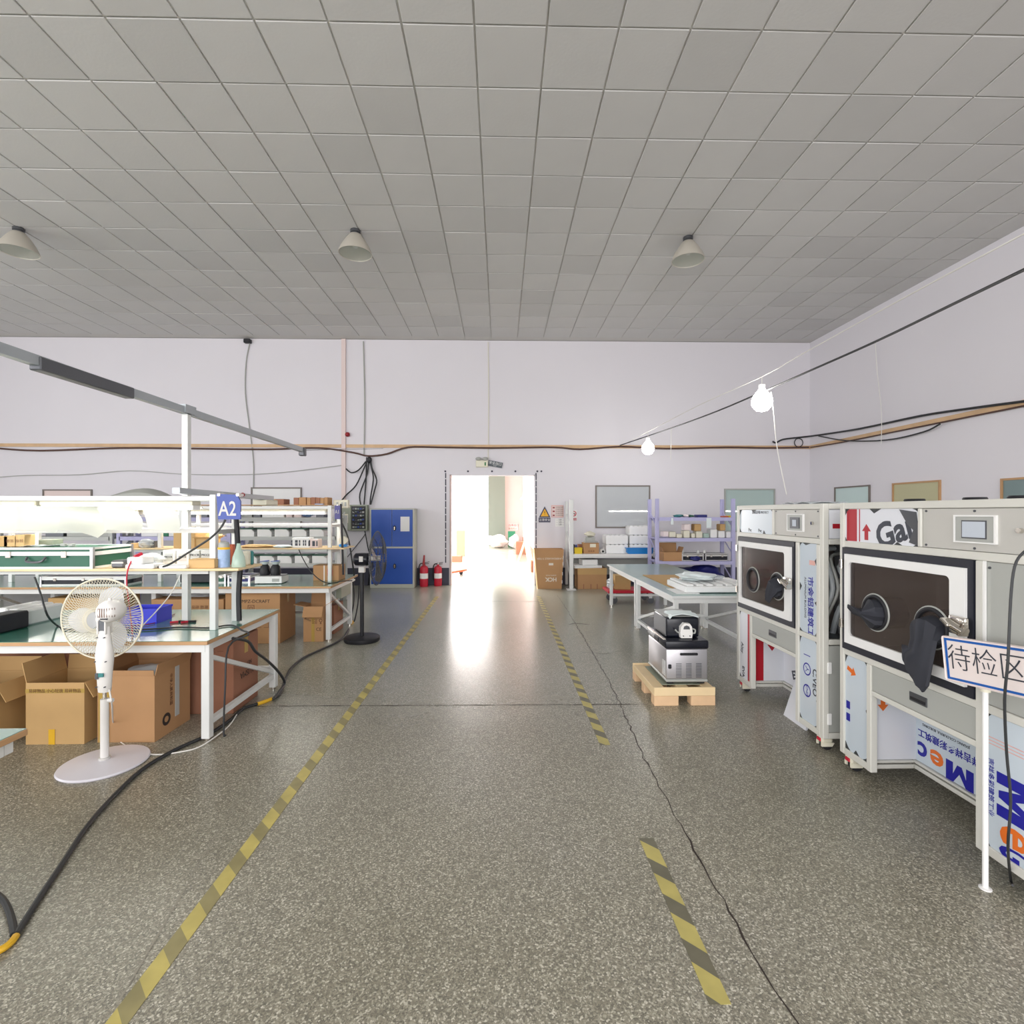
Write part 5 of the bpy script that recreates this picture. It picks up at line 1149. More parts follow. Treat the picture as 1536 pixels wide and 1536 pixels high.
# lilac rack
LX0, LX1, LY0, LY1 = 3.14, 4.77, 10.3, 10.88
bigrack('lilac steel rack by the back wall windows', LX0, LX1, LY0, LY1, (.22, .70, 1.17, 1.59), 1.97, 'lilac', (LX0 + .035, LX1 - .035))
def lb_(name, m, label, cat, pa, pb, z, h, Y=10.36, dep=.22, bev=.008, group=None): return wbox(name, m, label, cat, pa, pb, Y, dep, z, h, bev=bev, group=group)
crumple('teal cloth heap on the lilac rack top shelf', bx(1020, 10.4), 10.5, 1.59, .2, .25, .06, 'teal', 'cloth_heap', 'cloth', 71)
crumple('white and pink wrapping beside the teal cloth on the top shelf', bx(1031, 10.4), 10.5, 1.59, .12, .2, .06, 'sack', 'wrapping', 'wrap', 72)
crumple('dark green cloth on the lilac rack top shelf', bx(1038, 10.4), 10.5, 1.59, .13, .25, .055, 'dkgreen', 'cloth_heap', 'cloth', 73)
lb_('navy_box', 'binnavy', 'flat navy box on the lilac rack top shelf', 'box', 1047, 1061, 1.59, .055)
lb_('red_pen_box', 'orange', 'small orange box on the lilac rack top shelf before the window', 'box', 1087, 1093, 1.59, .03)
lb_('yellow_pen_box', 'yellow', 'small yellow box on the lilac rack top shelf before the window', 'box', 1094, 1099, 1.59, .035)
for k, (pa, pb, y0_, y1_, lb) in enumerate(((1007, 1010.5, 777, 787, 'narrow white tag hanging from the top shelf beam'), (1060, 1067.5, 777, 792, 'wide white tag hanging from the top shelf beam'))):
    a_, b_ = W(pa, y0_, 10.28), W(pb, y1_, 10.28); tag(recenter(MB().box(a_.x, b_.x, 10.288, 10.297, b_.z, a_.z, .004).build('hanging_tag', 'bagwhite')), lb, 'tag', 'white tags on the lilac rack')
parts_ = ((995, 1003, 2, 10, 'sack', 'pale wrapped bundle at the post end of the middle shelf'), (1004, 1014, 1, 9.5, 'cream', 'cream wrapped bundle next to the post end bundle'), (1015, 1023.5, 0, 6, 'cream', 'low cream block on the middle shelf'), (1026, 1035, 0, 11, 'cream', 'cream block under a taller block on the middle shelf'), (1027, 1036, 11.5, 21, 'sack', 'pale block stacked on the cream block'), (1037.5, 1043, 0, 7, 'cream', 'narrow cream block on the middle shelf'), (1042, 1052, 10.5, 21, 'cardlight', 'tan block perched above the middle shelf row'), (1044.5, 1054, 0, 10, 'cream', 'cream block beneath the tan block'), (1056, 1064, 0, 7, 'glassgreen', 'pale green block on the middle shelf'), (1066, 1076, 0, 13, 'white', 'tall white block on the middle shelf'), (1078, 1087.5, 0, 10.5, 'white', 'white block under the brownish block'), (1080.5, 1088.5, 11, 21, 'cardlight', 'brownish block stacked near the window'), (1090, 1097, 0, 9.5, 'white', 'white block near the rack end, before the window'))
for k, (pa, pb, b0, b1, m, lb) in enumerate(parts_):
    f_ = 10.36 / 768; lb_('foam_block', m, lb, 'block', pa, pb, 1.17 + b0 * f_, (b1 - b0) * f_, rz_ if 0 else 10.37, .2, .012, 'foam blocks on the lilac rack')
t = carton('small open orange brown carton on the lilac rack lower shelf', .37, .3, .18, (bx(1008, 10.4), 10.5, .70), 0, 'card', True, (0, .6, .3, .3), spread=(0, 10, 20, 20))
flightcase('longer black case with silver edges on the lilac rack', bx(1039, 10.4), 10.55, .70, .43, .3, .15, 'blackgloss', hand=False, band='silver')
flightcase('second black case with silver edges nearer the rack end', bx(1075, 10.4), 10.55, .70, .46, .3, .15, 'blackgloss', hand=False, band='silver')
crumple('crumpled blue bag before the black cases', bx(1045, 10.3), 10.365, .70, .2, .09, .1, 'binnavy', seed=81)
for k, (px, lb) in enumerate(((1024, 'small white cup on the black case near the carton'), (1049, 'white cup in the middle on the black case'), (1055, 'white cup on the second black case'))):
    o = tag(MB().lathe([(0, 0), (.03, 0), (.036, .055), (.03, .055), (.026, .008), (0, .008)], n=14).build('white_cup', 'white', None, True), lb, 'cup', 'white cups on the black cases'); o.location = (bx(px, 10.5) + (.03 if px == 1055 else -.02 if px == 1049 else 0), 10.52, .851)
crumple('dark blue tarpaulin heap on the lilac rack bottom shelf', 4.15, 10.58, .22, 1.0, .5, .36, 'binnavy', 'tarpaulin', 'tarpaulin', 82)
# ================================================================== TABLES ON THE MACHINE SIDE
bench('pale green table in the front of the far pair, with the white foam tray', 1.93, 3.03, 5.73, 7.43, legs=(2.02, 3.0), m='greenmat_pale', lw=.05, wood='framew', name='work_table')
bench('pale green empty table in the rear of the far pair', 1.93, 3.03, 7.44, 9.25, legs=(2.02, 3.0), m='greenmat_pale', lw=.05, wood='framew', brace=False)
tag(MB().box(2.12, 2.95, 6.25, 7.6, .7545, .7625).build('cardboard_sheet', 'cardlight'), 'flat cardboard sheet lying on the pale green table', 'cardboard')
tag(MB().box(2.03, 2.3, 5.86, 6.24, .7545, .762, .002).build('foam_sheet', 'foam'), 'thin white sheet sticking out under the foam tray', 'sheet')
t = thing('foam_tray', 'large ribbed white foam tray on the pale green table', 'tray', (2.56, 6.22, .763))
MB().box(-.42, .42, -.33, .33, 0, .07, .012, 2).build('tray_body', 'foam', t)
for k in range(7): MB().box(-.39 + k * .115, -.31 + k * .115, -.31, .31, .07, .095, .012, 2).build('rib', 'foam', t)
crumple('clear plastic bag with blue print on the foam tray', 2.40, 6.25, .86, .46, .4, .10, 'bagwhite', seed=91)
crumple('small clear crumpled bag beside the printed bag on the foam tray', 2.66, 6.35, .86, .24, .2, .06, 'plastic_bag', seed=92)
t = wthing('flat_cart', 'red platform cart under the rear pale green table', 'cart', (2.45, 9.65, 0))
MB().box(1.98, 2.90, 9.38, 9.92, .20, .25, .012, 2).build('deck', 'redcart', t)
for x in (2.1, 2.78):
    for y in (9.46, 9.84): MB().cyl((x, y - .02, .065), (x, y + .02, .065), .065, n=18).build('wheel', 'darksteel', t, True); MB().box(x - .03, x + .03, y - .028, y + .028, .10, .2).build('wheel_fork', 'steel', t)
carton('light brown carton on the red cart', .30, .3, .26, (2.28, 9.66, .251), 0, 'cardlight')
crumple('clear plastic heap beside the carton on the red cart', 2.06, 9.6, .251, .13, .3, .2, 'plastic_bag', seed=95)
# pallet + cool box + pump
t = wthing('wooden_pallet', 'small pale wooden pallet on the floor under the cool box', 'pallet', (1.615, 4.83, 0))
PX0, PX1, PY0, PY1 = 1.346, 1.886, 4.456, 5.2
for y0_, y1_ in ((PY0, PY0 + .10), (4.77, 4.87), (PY1 - .1, PY1)):
    for x0_, x1_ in ((PX0, PX0 + .215), (PX1 - .215, PX1)): MB().box(x0_, x1_, y0_, y1_, 0, .085, .003).build('block', 'pineend', t)
for x0_ in (PX0, PX1 - .10, (PX0 + PX1) / 2 - .05): MB().box(x0_, x0_ + .1, PY0 + .022, PY1 - .022, .086, .15, .003).build('deck_board', 'pine', t)
MB().box(PX0, PX1, PY0, PY0 + .02, .086, .16, .003).build('end_board', 'pine', t); MB().box(PX0, PX1, PY1 - .02, PY1, .086, .16, .003).build('end_board', 'pine', t)
MB().box(PX0 + .1, PX1 - .1, PY0 + .1, PY1 - .1, .1505, .156).build('deck_sheet', 'cabgreen', t)
BX0, BX1, BY0, BY1 = 1.475, 1.855, 4.535, 5.10
t = wthing('cool_box', 'silver cool box with a black lid standing on the wooden pallet', 'cool box', ((BX0 + BX1) / 2, 4.82, .157))
for x in (BX0 + .05, BX1 - .05):
    for y in (BY0 + .05, BY1 - .05): MB().box(x - .03, x + .03, y - .02, y + .02, .157, .18, .005).build('foot', 'black', t)
MB().box(BX0, BX1, BY0, BY1, .18, .205, .008).build('base_skirt', 'greypanel', t)
MB().box(BX0 + .004, BX1 - .004, BY0 + .004, BY1 - .004, .205, .475, .012, 3).build('box_body', 'fridge', t, True, 30)
MB().box(BX0 - .006, BX1 + .006, BY0 - .006, BY1 + .006, .475, .553, .018, 3).build('lid', 'blackgloss', t, True, 30)
MB().box(BX0 - .012, BX0 + .012, BY0 + .04, BY1 - .02, .548, .56, .004).build('chrome_trim', 'chrome', t)
MB().box(BX0 - .012, BX0, 4.74, 4.86, .49, .53, .004).build('lid_latch', 'black', t)
MB().box(BX0 + .125, BX0 + .285, BY0 - .012, BY0 + .006, .42, .442, .006).build('carry_handle', 'black', t)
MB().box(BX0 + .02, BX0 + .05, BY0 - .004, BY0 + .01, .30, .34, .006).build('power_inlet', 'black', t)
for c_ in range(3):
    for r_ in range(10): MB().box(BX0 + .09 + c_ * .09, BX0 + .14 + c_ * .09, BY0 - .0005, BY0 + .006, .222 + r_ * .0135, .226 + r_ * .0135).build('vent_slot', 'darksteel', t)
for c_ in range(2):
    for r_ in range(10): MB().box(BX0 - .001, BX0 + .006, BY0 + .03 + c_ * .045, BY0 + .06 + c_ * .045, .232 + r_ * .0135, .238 + r_ * .0135).build('vent_slot', 'white', t)
t = wthing('peristaltic_pump', 'black pump unit with a white pump head on the cool box', 'pump', (1.66, 4.8, .553))
QX0, QX1, QY0, QY1 = 1.515, 1.815, 4.64, 5.02
MB().box(QX0, QX1, QY0, QY1, .555, .735, .02, 3).build('pump_body', 'blackgloss', t, True, 30)
MB().box(QX0 - .004, QX0 + .01, QY0 + .02, QY1, .56, .72, .004).build('side_panel', 'darksteel', t)
MB().box(QX0, QX1 - .03, QY0 + .05, QY1, .735, .742).build('top_plate', 'greypanel', t)
hx = QX0 + .165
MB().prism([(hx - .05, .56), (hx + .05, .56), (hx + .056, .60), (hx + .05, .66), (hx + .03, .69), (hx - .02, .695), (hx - .05, .66), (hx - .056, .60)], 'y', QY0 - .05, QY0 + .001).build('pump_head', 'fanwhite', t)
MB().prism([(hx - .03, .64), (hx + .03, .64), (hx + .024, .665), (hx, .675), (hx - .024, .665)], 'y', QY0 - .053, QY0 - .05).build('head_window', 'darksteel', t)
for x in (-.03, .03): MB().cyl((hx + x, QY0 - .054, .58), (hx + x, QY0 - .049, .58), .005, n=8).build('screw', 'ink', t)
MB().tube([(hx - .05, QY0 - .025, .605), (hx - .075, QY0 - .035, .61), (hx - .10, QY0 - .04, .635)], .007, 8).build('tube_stub', 'greypanel', t, True)
MB().tube([(hx + .05, QY0 - .025, .605), (hx + .08, QY0 - .03, .60), (hx + .085, QY0 - .03, .63), (hx + .06, QY0 - .03, .64)], .007, 8).build('tube_stub', 'greypanel', t, True)
tag(MB().sheet(lambda u, v: (1.535 + .27 * u + .02 * v, 4.625 + .25 * v, .752 + .014 * math.sin(u * 3.1) + .008 * math.sin(v * 9 + u * 4) - .012 * (u - .5) ** 2 - (.02 if u < .05 else 0)), 12, 10, .006).build('plastic_bag', 'bagwhite', None, True), 'pale white bag with faint print draped over the black pump', 'bag')

for k, x in enumerate((3.45, 4.75, 6.05)):
    tubelight(x, 13.5, 1.74, 1.24, ('lit tube lamp behind the big grey wall window', 'lit tube lamp behind the wall between the two windows', 'lit tube lamp behind the window by the lilac rack end')[k], 'tube lamps behind the windows')

# ================================================================== GLOVE BOX MACHINES
XF = 2.27
def film(t, y0, y1, z0, z1, x=XF + .012, m='film', tears=(), name='film_panel'):
    p = MB().box(x, x + .006, y0, y1, z0, z1).build(name, m, t); sub(p)
    mb = MB(); rnd = random.Random(int(abs(y0 * 97 + z0 * 31)))
    for (cy, cz) in tears:
        Y_ = y1 if cy == 'f' else y0 if cy == 'n' else y0 + (y1 - y0) * cy
        Z_ = z1 if cz == 't' else z0 if cz == 'b' else z0 + (z1 - z0) * cz
        sy = -1 if cy == 'f' else 1; sz_ = -1 if cz == 't' else 1
        a_, b_ = rnd.uniform(.02, .05), rnd.uniform(.02, .05)
        if cy in ('f', 'n') and cz in ('t', 'b'): pts = [(Y_, Z_), (Y_ + sy * a_, Z_), (Y_ + sy * a_ * .5, Z_ + sz_ * b_ * .35), (Y_, Z_ + sz_ * b_)]
        elif cz in ('t', 'b'): pts = [(Y_ - a_, Z_), (Y_ + a_, Z_), (Y_ + a_ * .2, Z_ + sz_ * b_ * .7)]
        else: pts = [(Y_, Z_ - b_), (Y_, Z_ + b_), (Y_ + sy * a_ * .7, Z_ + b_ * .2)]
        mb.prism(pts, 'x', x - .0015, x)
    if tears: stuff(mb.build('film_tear', 'blacktear', p))
    else: mb.bm.free()
    return p
def glyph_m(p, m, y, z, w_, h_, ang, x):
    # letter M seen from -X (text x axis runs towards -Y)
    t_ = .26; pts = [(-.5, -.5), (-.5, .5), (-.5 + t_, .5), (0, -.05), (.5 - t_, .5), (.5, .5), (.5, -.5), (.5 - t_, -.5), (.5 - t_, .08), (.08, -.45), (-.08, -.45), (-.5 + t_, .08), (-.5 + t_, -.5)]
    c_, s_ = math.cos(R(ang)), math.sin(R(ang))
    q = [(a * w_ * c_ - b * h_ * s_, a * w_ * s_ + b * h_ * c_) for a, b in pts]
    MB().prism([(y - a, z + b) for a, b in q], 'x', x - .0012, x).build('lettering', m, p)
def arrow(p, m, y, z, L, ang, x):
    # flat printed arrow on the film, pointing up at ang = 0
    pts = [(-.16, -.5), (.16, -.5), (.16, .05), (.38, .05), (0, .5), (-.38, .05), (-.16, .05)]
    c_, s_ = math.cos(R(ang)), math.sin(R(ang))
    MB().prism([(y + L * (a * c_ - b * s_), z + L * (a * s_ + b * c_)) for a, b in pts], 'x', x - .001, x).build('printed_arrow', m, p)
def ring_box(mb, x0, x1, yo0, yo1, zo0, zo1, yi0, yi1, zi0, zi1, rad=0):
    mb.box(x0, x1, yo0, yo1, zi1, zo1); mb.box(x0, x1, yo0, yo1, zo0, zi0); mb.box(x0, x1, yo0, yi0, zi0, zi1); mb.box(x0, x1, yi1, yo1, zi0, zi1)
    if rad:
        for sy, y in ((1, yi0), (-1, yi1)):
            for sz_, z in ((1, zi0), (-1, zi1)):
                pts = [(y, z)] + [(y + sy * rad * (1 - math.cos(R(a))), z + sz_ * rad * (1 - math.sin(R(a)))) for a in (0, 22, 45, 68, 90)]
                mb.prism(pts, 'x', x0 + .0005, x1 - .0005)
def caster(t, x, y, brake=True):
    c = MB().box(x - .045, x + .035, y - .035, y + .035, .055, .098, .012, 2).build('caster', 'cream', t); sub(c)
    MB().cyl((x + .005, y - .018, .038), (x + .005, y + .018, .038), .038, n=20).build('caster_wheel', 'rubber', c, True)
    MB().box(x - .052, x - .040, y - .02, y + .02, .062, .086, .003).build('brake_pedal', 'redc', c)
    MB().prism([(x - .045, .03), (x + .03, .03), (x + .045, .055), (x - .045, .06)], 'y', y + .02, y + .034).build('fork', 'cream', c)
    MB().prism([(x - .045, .03), (x + .03, .03), (x + .045, .055), (x - .045, .06)], 'y', y - .034, y - .02).build('fork', 'cream', c)
def machine(yf, label, kind):
    L_ = 1.32; D_ = .80; yn = yf - L_; X1_ = XF + D_; p_ = .042
    t = wthing('glove_box', label, 'machine', (XF + D_ / 2, yf - L_ / 2, 0))
    Y = lambda d: yf - d
    bars = []
    fr = 'frame'
    def rail(x0, x1, y0, y1, z0, z1): MB().box(x0 + .001, x1 - .001, y0 + .0005, y1 - .0005, z0, z1, .003).build('frame_rail', fr, t)
    zt = 1.76; zb = .10
    # corner posts and main front posts
    for x in (XF, X1_ - p_):
        for y in (yf - p_, yn): MB().box(x, x + p_, y, y + p_, zb, zt, .004).build('corner_post', fr, t)
    for z0, z1 in ((1.72, zt), (1.47, 1.51), (.762, .80)):
        rail(XF, XF + p_, yn + p_, yf - p_, z0, z1); rail(X1_ - p_, X1_, yn + p_, yf - p_, z0, z1)
        rail(XF + p_, X1_ - p_, yn, yn + p_, z0, z1); rail(XF + p_, X1_ - p_, yf - p_, yf, z0, z1)
    rail(XF + p_, X1_ - p_, yn, yn + p_, zb, zb + p_); rail(XF + p_, X1_ - p_, yf - p_, yf, zb, zb + p_)
    rail(XF, XF + p_, Y(.25), yf - p_, zb, zb + p_); rail(XF, XF + p_, yn + p_, Y(1.02), zb, zb + p_)
    MB().box(XF - .001, XF + p_, Y(.29), Y(.25), zb - .001, .761, .004).build('front_post', fr, t)
    MB().box(XF - .001, XF + p_ + .001, Y(1.02), Y(.98), zb - .001, 1.469, .004).build('front_post', fr, t)
    MB().box(XF - .001, XF + p_ - .001, Y(.665), Y(.64), 1.511, 1.719, .004).build('front_post', fr, t)
    rail(XF, XF + p_, Y(.98), Y(.29), .575, .605)
    # recess of the knee opening
    rx = XF + .33; ds = .225
    for z0, z1 in ((.10, .125), (.135, .15)):
        rail(rx - .02, rx + .01, Y(.98), Y(ds), z0, z1); rail(XF + p_ + .001, rx - .021, Y(ds + .02), Y(ds), z0, z1)
    # body shells
    sh = MB(); sh.box(XF + .03, X1_ - .02, yn + .02, yn + .028, 1.51, 1.72); sh.build('side_panel', 'filmw', t)
    MB().box(XF + .02, X1_ - .01, yn + .01, yf - .01, zt - .012, zt - .002).build('top_panel', 'greypanel', t)
    MB().box(X1_ - .015, X1_ - .008, yn + .04, yf - .04, zb + .04, zt - .05).build('rear_panel', 'greypanel', t)
    MB().box(XF + .05, X1_ - .02, yf - .03, yf - .022, zb + .04, zt - .05).build('side_panel', 'greypanel', t)
    MB().box(rx + .012, rx + .02, Y(.98), yf - .05, .15, .57).build('inner_panel', 'greypanel', t)
    # upper band: film and control panel
    tears = (('f', 't'), ('f', 'b'), ('n', 't'), ('n', 'b'), (.55, 't'), (.25, 'b'))
    f1 = film(t, Y(.64), Y(.042), 1.51, 1.72, m='filmw' if kind == 2 else 'film', tears=tears)
    x_ = XF + .012
    if kind == 2:
        MB().box(x_ - .001, x_, Y(.15), Y(.055), 1.512, 1.718).build('red_band', 'printred', f1)
        MB().box(x_ - .001, x_, Y(.178), Y(.170), 1.512, 1.718).build('thin_red_line', 'printred', f1)
        arrow(f1, 'printred', Y(.235), 1.575, .10, 0, x_)
        o = text('Gar', .20, 'printgrey', f1, (x_ - .001, Y(.47), 1.585), (R(90), R(0), R(-90)), 1.0, bold=.006); o.rotation_euler = (Matrix.Rotation(R(-90), 4, 'Z') @ Matrix.Rotation(R(90), 4, 'X') @ Matrix.Rotation(R(18), 4, 'Z')).to_euler()
        MB().prism([(Y(.62), 1.70), (Y(.50), 1.715), (Y(.56), 1.63), (Y(.60), 1.60), (Y(.57), 1.53), (Y(.63), 1.515), (Y(.638), 1.6)], 'x', x_ - .003, x_ - .001).build('torn_edge', 'darksteel', f1)
    else:
        for d, s_ in ((.24, '◒'), (.42, '㊣')): text('Pvc', .045, 'printgrey', f1, (x_ - .001, Y(d), 1.535), AISLE)
        text('易撕保护膜 PROTECT', .03, 'printgrey', f1, (x_ - .001, Y(.42), 1.695), AISLE)
    c = MB().box(XF + .008, XF + .016, Y(1.275), Y(.667), 1.512, 1.718, .002).build('control_panel', 'ctlpanel', t); sub(c)
    mb = MB(); ring_box(mb, XF - .004, XF + .008, Y(1.085), Y(.865), 1.55, 1.685, Y(1.075), Y(.875), 1.557, 1.678); mb.build('screen_frame', 'white', c)
    MB().box(XF - .002, XF + .008, Y(1.074), Y(.876), 1.558, 1.677).build('screen_bezel', 'greypanel', c)
    MB().box(XF - .004, XF - .002, Y(1.04), Y(.91), 1.572, 1.66).build('dark_bezel', 'darksteel', c)
    MB().box(XF - .006, XF - .004, Y(1.034), Y(.916), 1.578, 1.654).build('screen', 'lcd' if kind == 2 else 'darksteel', c)
    if kind == 1: MB().box(XF - .008, XF - .006, Y(1.0), Y(.95), 1.59, 1.64).build('screen_glare', 'lcd', c)
    MB().cyl((XF + .008, Y(1.19), 1.618), (XF - .008, Y(1.19), 1.618), .012, n=14).build('push_button', 'chrome', c, True)
    for d in (.69, .97, 1.25):
        for z in (1.525, 1.705): MB().cyl((XF + .008, Y(d), z), (XF + .004, Y(d), z), .006, n=8).build('screw', 'darksteel', c)
    # chamber behind the door
    ch = MB(); cx0, cx1 = XF + .03, XF + .62
    ch.box(cx1, cx1 + .01, Y(.98), Y(.04), .81, 1.46); ch.box(cx0, cx1, Y(.98), Y(.04), .80, .812); ch.box(cx0, cx1, Y(.98), Y(.04), 1.455, 1.467)
    ch.box(cx0, cx1, Y(.045), Y(.035), .812, 1.455); ch.box(cx0, cx1, Y(.985), Y(.975), .812, 1.455)
    ch.build('chamber', 'chamber', t)
    # door: black surround, white frame, tinted pane, ports
    mb = MB(); ring_box(mb, XF - .006, XF + .02, Y(.975), Y(.035), .802, 1.468, Y(.86), Y(.12), .90, 1.385)
    d = mb.build('door', 'doorblack', t); sub(d)
    mb = MB(); ring_box(mb, XF - .022, XF - .006, Y(.945), Y(.078), .85, 1.427, Y(.862), Y(.118), .905, 1.378, .025)
    mb.build('door_frame', 'white', d)
    MB().box(XF - .010, XF - .004, Y(.866), Y(.114), .90, 1.383).build('window_pane', 'acryl', d)
    for z in (1.36, .97):
        MB().box(XF - .03, XF - .012, Y(.065), Y(.035), z - .028, z + .028, .003).build('hinge', 'chrome', d); MB().cyl((XF - .028, Y(.06), z - .03), (XF - .028, Y(.06), z + .03), .007, n=10).build('hinge', 'chrome', d, True)
    lt = Y(.93)
    MB().box(XF - .045, XF - .022, lt - .045, lt + .05, 1.10, 1.19, .008, 2).build('latch_plate', 'chrome', d, True)
    MB().cyl((XF - .05, lt + .045, 1.155), (XF - .05, lt - .05, 1.125), .022, n=14).build('latch_barrel', 'chrome', d, True)
    MB().bar((XF - .06, lt + .06, 1.17), (XF - .065, lt + .01, 1.14), .04, .018, 0, .005).build('latch_lever', 'chrome', d)
    MB().bar((XF - .05, lt - .02, 1.10), (XF - .05, lt - .05, 1.17), .03, .02, 0, .005).build('latch_lever', 'chrome', d)
    for k, dd in enumerate((.345, .75)):
        yc, zc = Y(dd), 1.095
        M = Matrix.Translation((XF - .014, yc, zc)) @ Matrix.Rotation(R(90), 4, 'Y')
        MB().torus((0, 0, 0), .096, .013, M, 32, 8).build('port_ring', 'rubber', d, True)
        MB().torus((0, 0, 0), .11, .005, M, 32, 6).build('port_clamp', 'greypanel', d, True)
        MB().cyl((XF - .016, yc, zc), (XF + .12, yc, zc), .094, n=28, caps=False).build('port_sleeve', 'rubber', d, True)
        # cloth glove pushed in or hanging out
        if kind == 2 and k == 0:
            P_ = [(XF + .02, yc, zc - .01), (XF - .04, yc + .01, zc - .01), (XF - .075, yc + .03, zc - .01), (XF - .10, yc + .06, zc + .0), (XF - .115, yc + .095, zc + .02)]; r_ = (.088, .088, .08, .055, .022)
        elif kind == 2:
            P_ = [(XF + .02, yc, zc - .02), (XF - .045, yc - .0, zc - .03), (XF - .075, yc - .02, zc - .06), (XF - .09, yc - .02, zc - .13), (XF - .095, yc + .01, zc - .20), (XF - .095, yc + .025, zc - .25)]; r_ = (.088, .082, .075, .08, .088, .07)
        elif k == 1:
            P_ = [(XF + .02, yc, zc), (XF - .04, yc + .0, zc - .02), (XF - .07, yc + .03, zc - .07), (XF - .07, yc + .05, zc - .13)]; r_ = (.088, .075, .06, .035)
        else:
            P_ = [(XF + .11, yc, zc), (XF + .05, yc, zc), (XF + .03, yc + .01, zc - .01)]; r_ = (.09, .07, .03)
        mb = MB(); rings = []
        for i, (pp, rr) in enumerate(zip(P_, r_)):
            dv = (Vector(P_[min(i + 1, len(P_) - 1)]) - Vector(P_[max(i - 1, 0)])).normalized()
            xx = Vector((0, 1, 0)) - dv * dv.y; xx.normalize(); yy = dv.cross(xx)
            sq = 1 if i < 2 else .3
            sh_ = .055 if (kind == 2 and k == 1 and i >= len(P_) - 2) else 0
            rings.append([mb.bm.verts.new(Vector(pp) + Vector((0, 0, sh_ * math.cos(2 * math.pi * q / 20))) + xx * rr * math.cos(2 * math.pi * q / 20) * (1 + .09 * math.sin(q * 3.3 + i * .4)) + yy * rr * sq * math.sin(2 * math.pi * q / 20) * (1 + .35 * math.cos(q * 2.7 + i * .4) * (i > 1))) for q in range(20)])
        for a_, b_ in zip(rings, rings[1:]):
            for q in range(20): mb.bm.faces.new((a_[q], a_[(q + 1) % 20], b_[(q + 1) % 20], b_[q]))
        mb.bm.faces.new(rings[-1]); mb.bm.faces.new(rings[0][::-1])
        mb.build('glove_sleeve', 'glovecloth', d, True, 32)
    # right hand module
    if kind == 2:
        MB().box(XF + .01, XF + .018, Y(1.278), Y(1.022), .802, 1.468, .002).build('side_door_panel', 'greypanel', t)
        MB().box(XF - .002, XF + .008, Y(1.03), Y(1.02), .80, 1.47).build('edge_strip', 'white', t)
        for z in (.87, 1.44): MB().cyl((XF + .01, Y(1.045), z), (XF + .004, Y(1.045), z), .006, n=8).build('screw', 'darksteel', t)
        f2 = film(t, Y(1.278), Y(1.022), .142, .760, m='film', tears=(('f', 't'), ('f', 'b')))
        text('Me', .34, 'printblue', f2, (0, 0, 0), (0, 0, 0), bold=.012).hide_render = False
        o = f2.children[-1]; bpy.data.objects.remove(o)
        rot = (Matrix.Rotation(R(-90), 4, 'Z') @ Matrix.Rotation(R(90), 4, 'X') @ Matrix.Rotation(R(-90), 4, 'Z')).to_euler()
        glyph_m(f2, 'printblue', Y(1.17), .41, .20, .19, -90, x_)
        text('e', .26, 'printorange', f2, (x_ - .001, Y(1.175), .245), rot, .8, bold=.004)
        text('G', .24, 'printblue', f2, (x_ - .001, Y(1.165), .168), rot, .35, bold=.004)
        text('吉祥多彩建筑工业', .034, 'printblue', f2, (x_ - .001, Y(1.045), .42), rot)
        for z in (.62, .635, .65): MB().box(x_ - .001, x_, Y(1.27), Y(1.035), z, z + .004).build('pink_line', 'printpink', f2)
        f3 = film(t, Y(.25), Y(.042), .142, .760, m='film', tears=(('f', 't'), ('n', 't'), ('n', .5), ('f', 'b'), ('n', 'b'), (.5, 'b')))
        arrow(f3, 'printorange', Y(.10), .665, .085, 110, x_)
        for z in (.41, .33): MB().box(x_ - .001, x_, Y(.085), Y(.05), z, z + .05).build('blue_mark', 'printblue', f3)
        # recess lined with printed film
        b = MB().box(rx, rx + .006, Y(.975), Y(ds), .152, .572).build('film_panel', 'film', t); sub(b)
        s_ = MB().box(XF + p_, rx, Y(ds + .006), Y(ds), .152, .572).build('film_panel', 'filmw', t); sub(s_)
        pts = [(-.16, -.5), (.16, -.5), (.16, .05), (.38, .05), (0, .5), (-.38, .05), (-.16, .05)]
        MB().prism([(XF + .12 + .09 * a, .50 - .09 * b_) for a, b_ in pts], 'y', Y(ds + .007), Y(ds + .006)).build('printed_arrow', 'printorange', s_)
        r180 = (Matrix.Rotation(R(-90), 4, 'Z') @ Matrix.Rotation(R(90), 4, 'X') @ Matrix.Rotation(R(180), 4, 'Z')).to_euler()
        glyph_m(b, 'printblue', Y(.535), .205, .175, .115, 180, rx)
        text('e', .17, 'printorange', b, (rx - .001, Y(.385), .218), r180, 1.2, bold=.004)
        text('c', .17, 'printblue', b, (rx - .001, Y(.28), .222), r180, 1.0, bold=.004)
        text('祥吉祥多彩建筑工', .052, 'printblue', b, (rx - .001, Y(.455), .335), r180, 1.0, bold=.001)
        text('JIXIANG COLOURFUL BUILDING', .022, 'printgrey', b, (rx - .001, Y(.44), .392), r180, 1.0)
    else:
        f2 = film(t, Y(1.236), Y(1.022), .802, 1.468, m='film', tears=(('f', 't'), (.6, 't'), ('n', .8), ('f', .5), ('n', .35), ('f', 'b'), ('n', 'b')))
        rot = (Matrix.Rotation(R(-90), 4, 'Z') @ Matrix.Rotation(R(90), 4, 'X') @ Matrix.Rotation(R(-90), 4, 'Z')).to_euler()
        text('市金铝建筑工', .075, 'printblue', f2, (x_ - .001, Y(1.15), 1.0), rot, bold=.001)
        text('ALUMINIUM BUILDING', .03, 'printgrey', f2, (x_ - .001, Y(1.09), 1.06), rot)
        MB().box(x_ - .001, x_, Y(1.21), Y(1.14), 1.31, 1.345).build('pink_stamp', 'printpink', f2)
        MB().box(XF, XF + p_, Y(1.278), Y(1.238), zb + .04, 1.468, .004).build('front_post', fr, t)
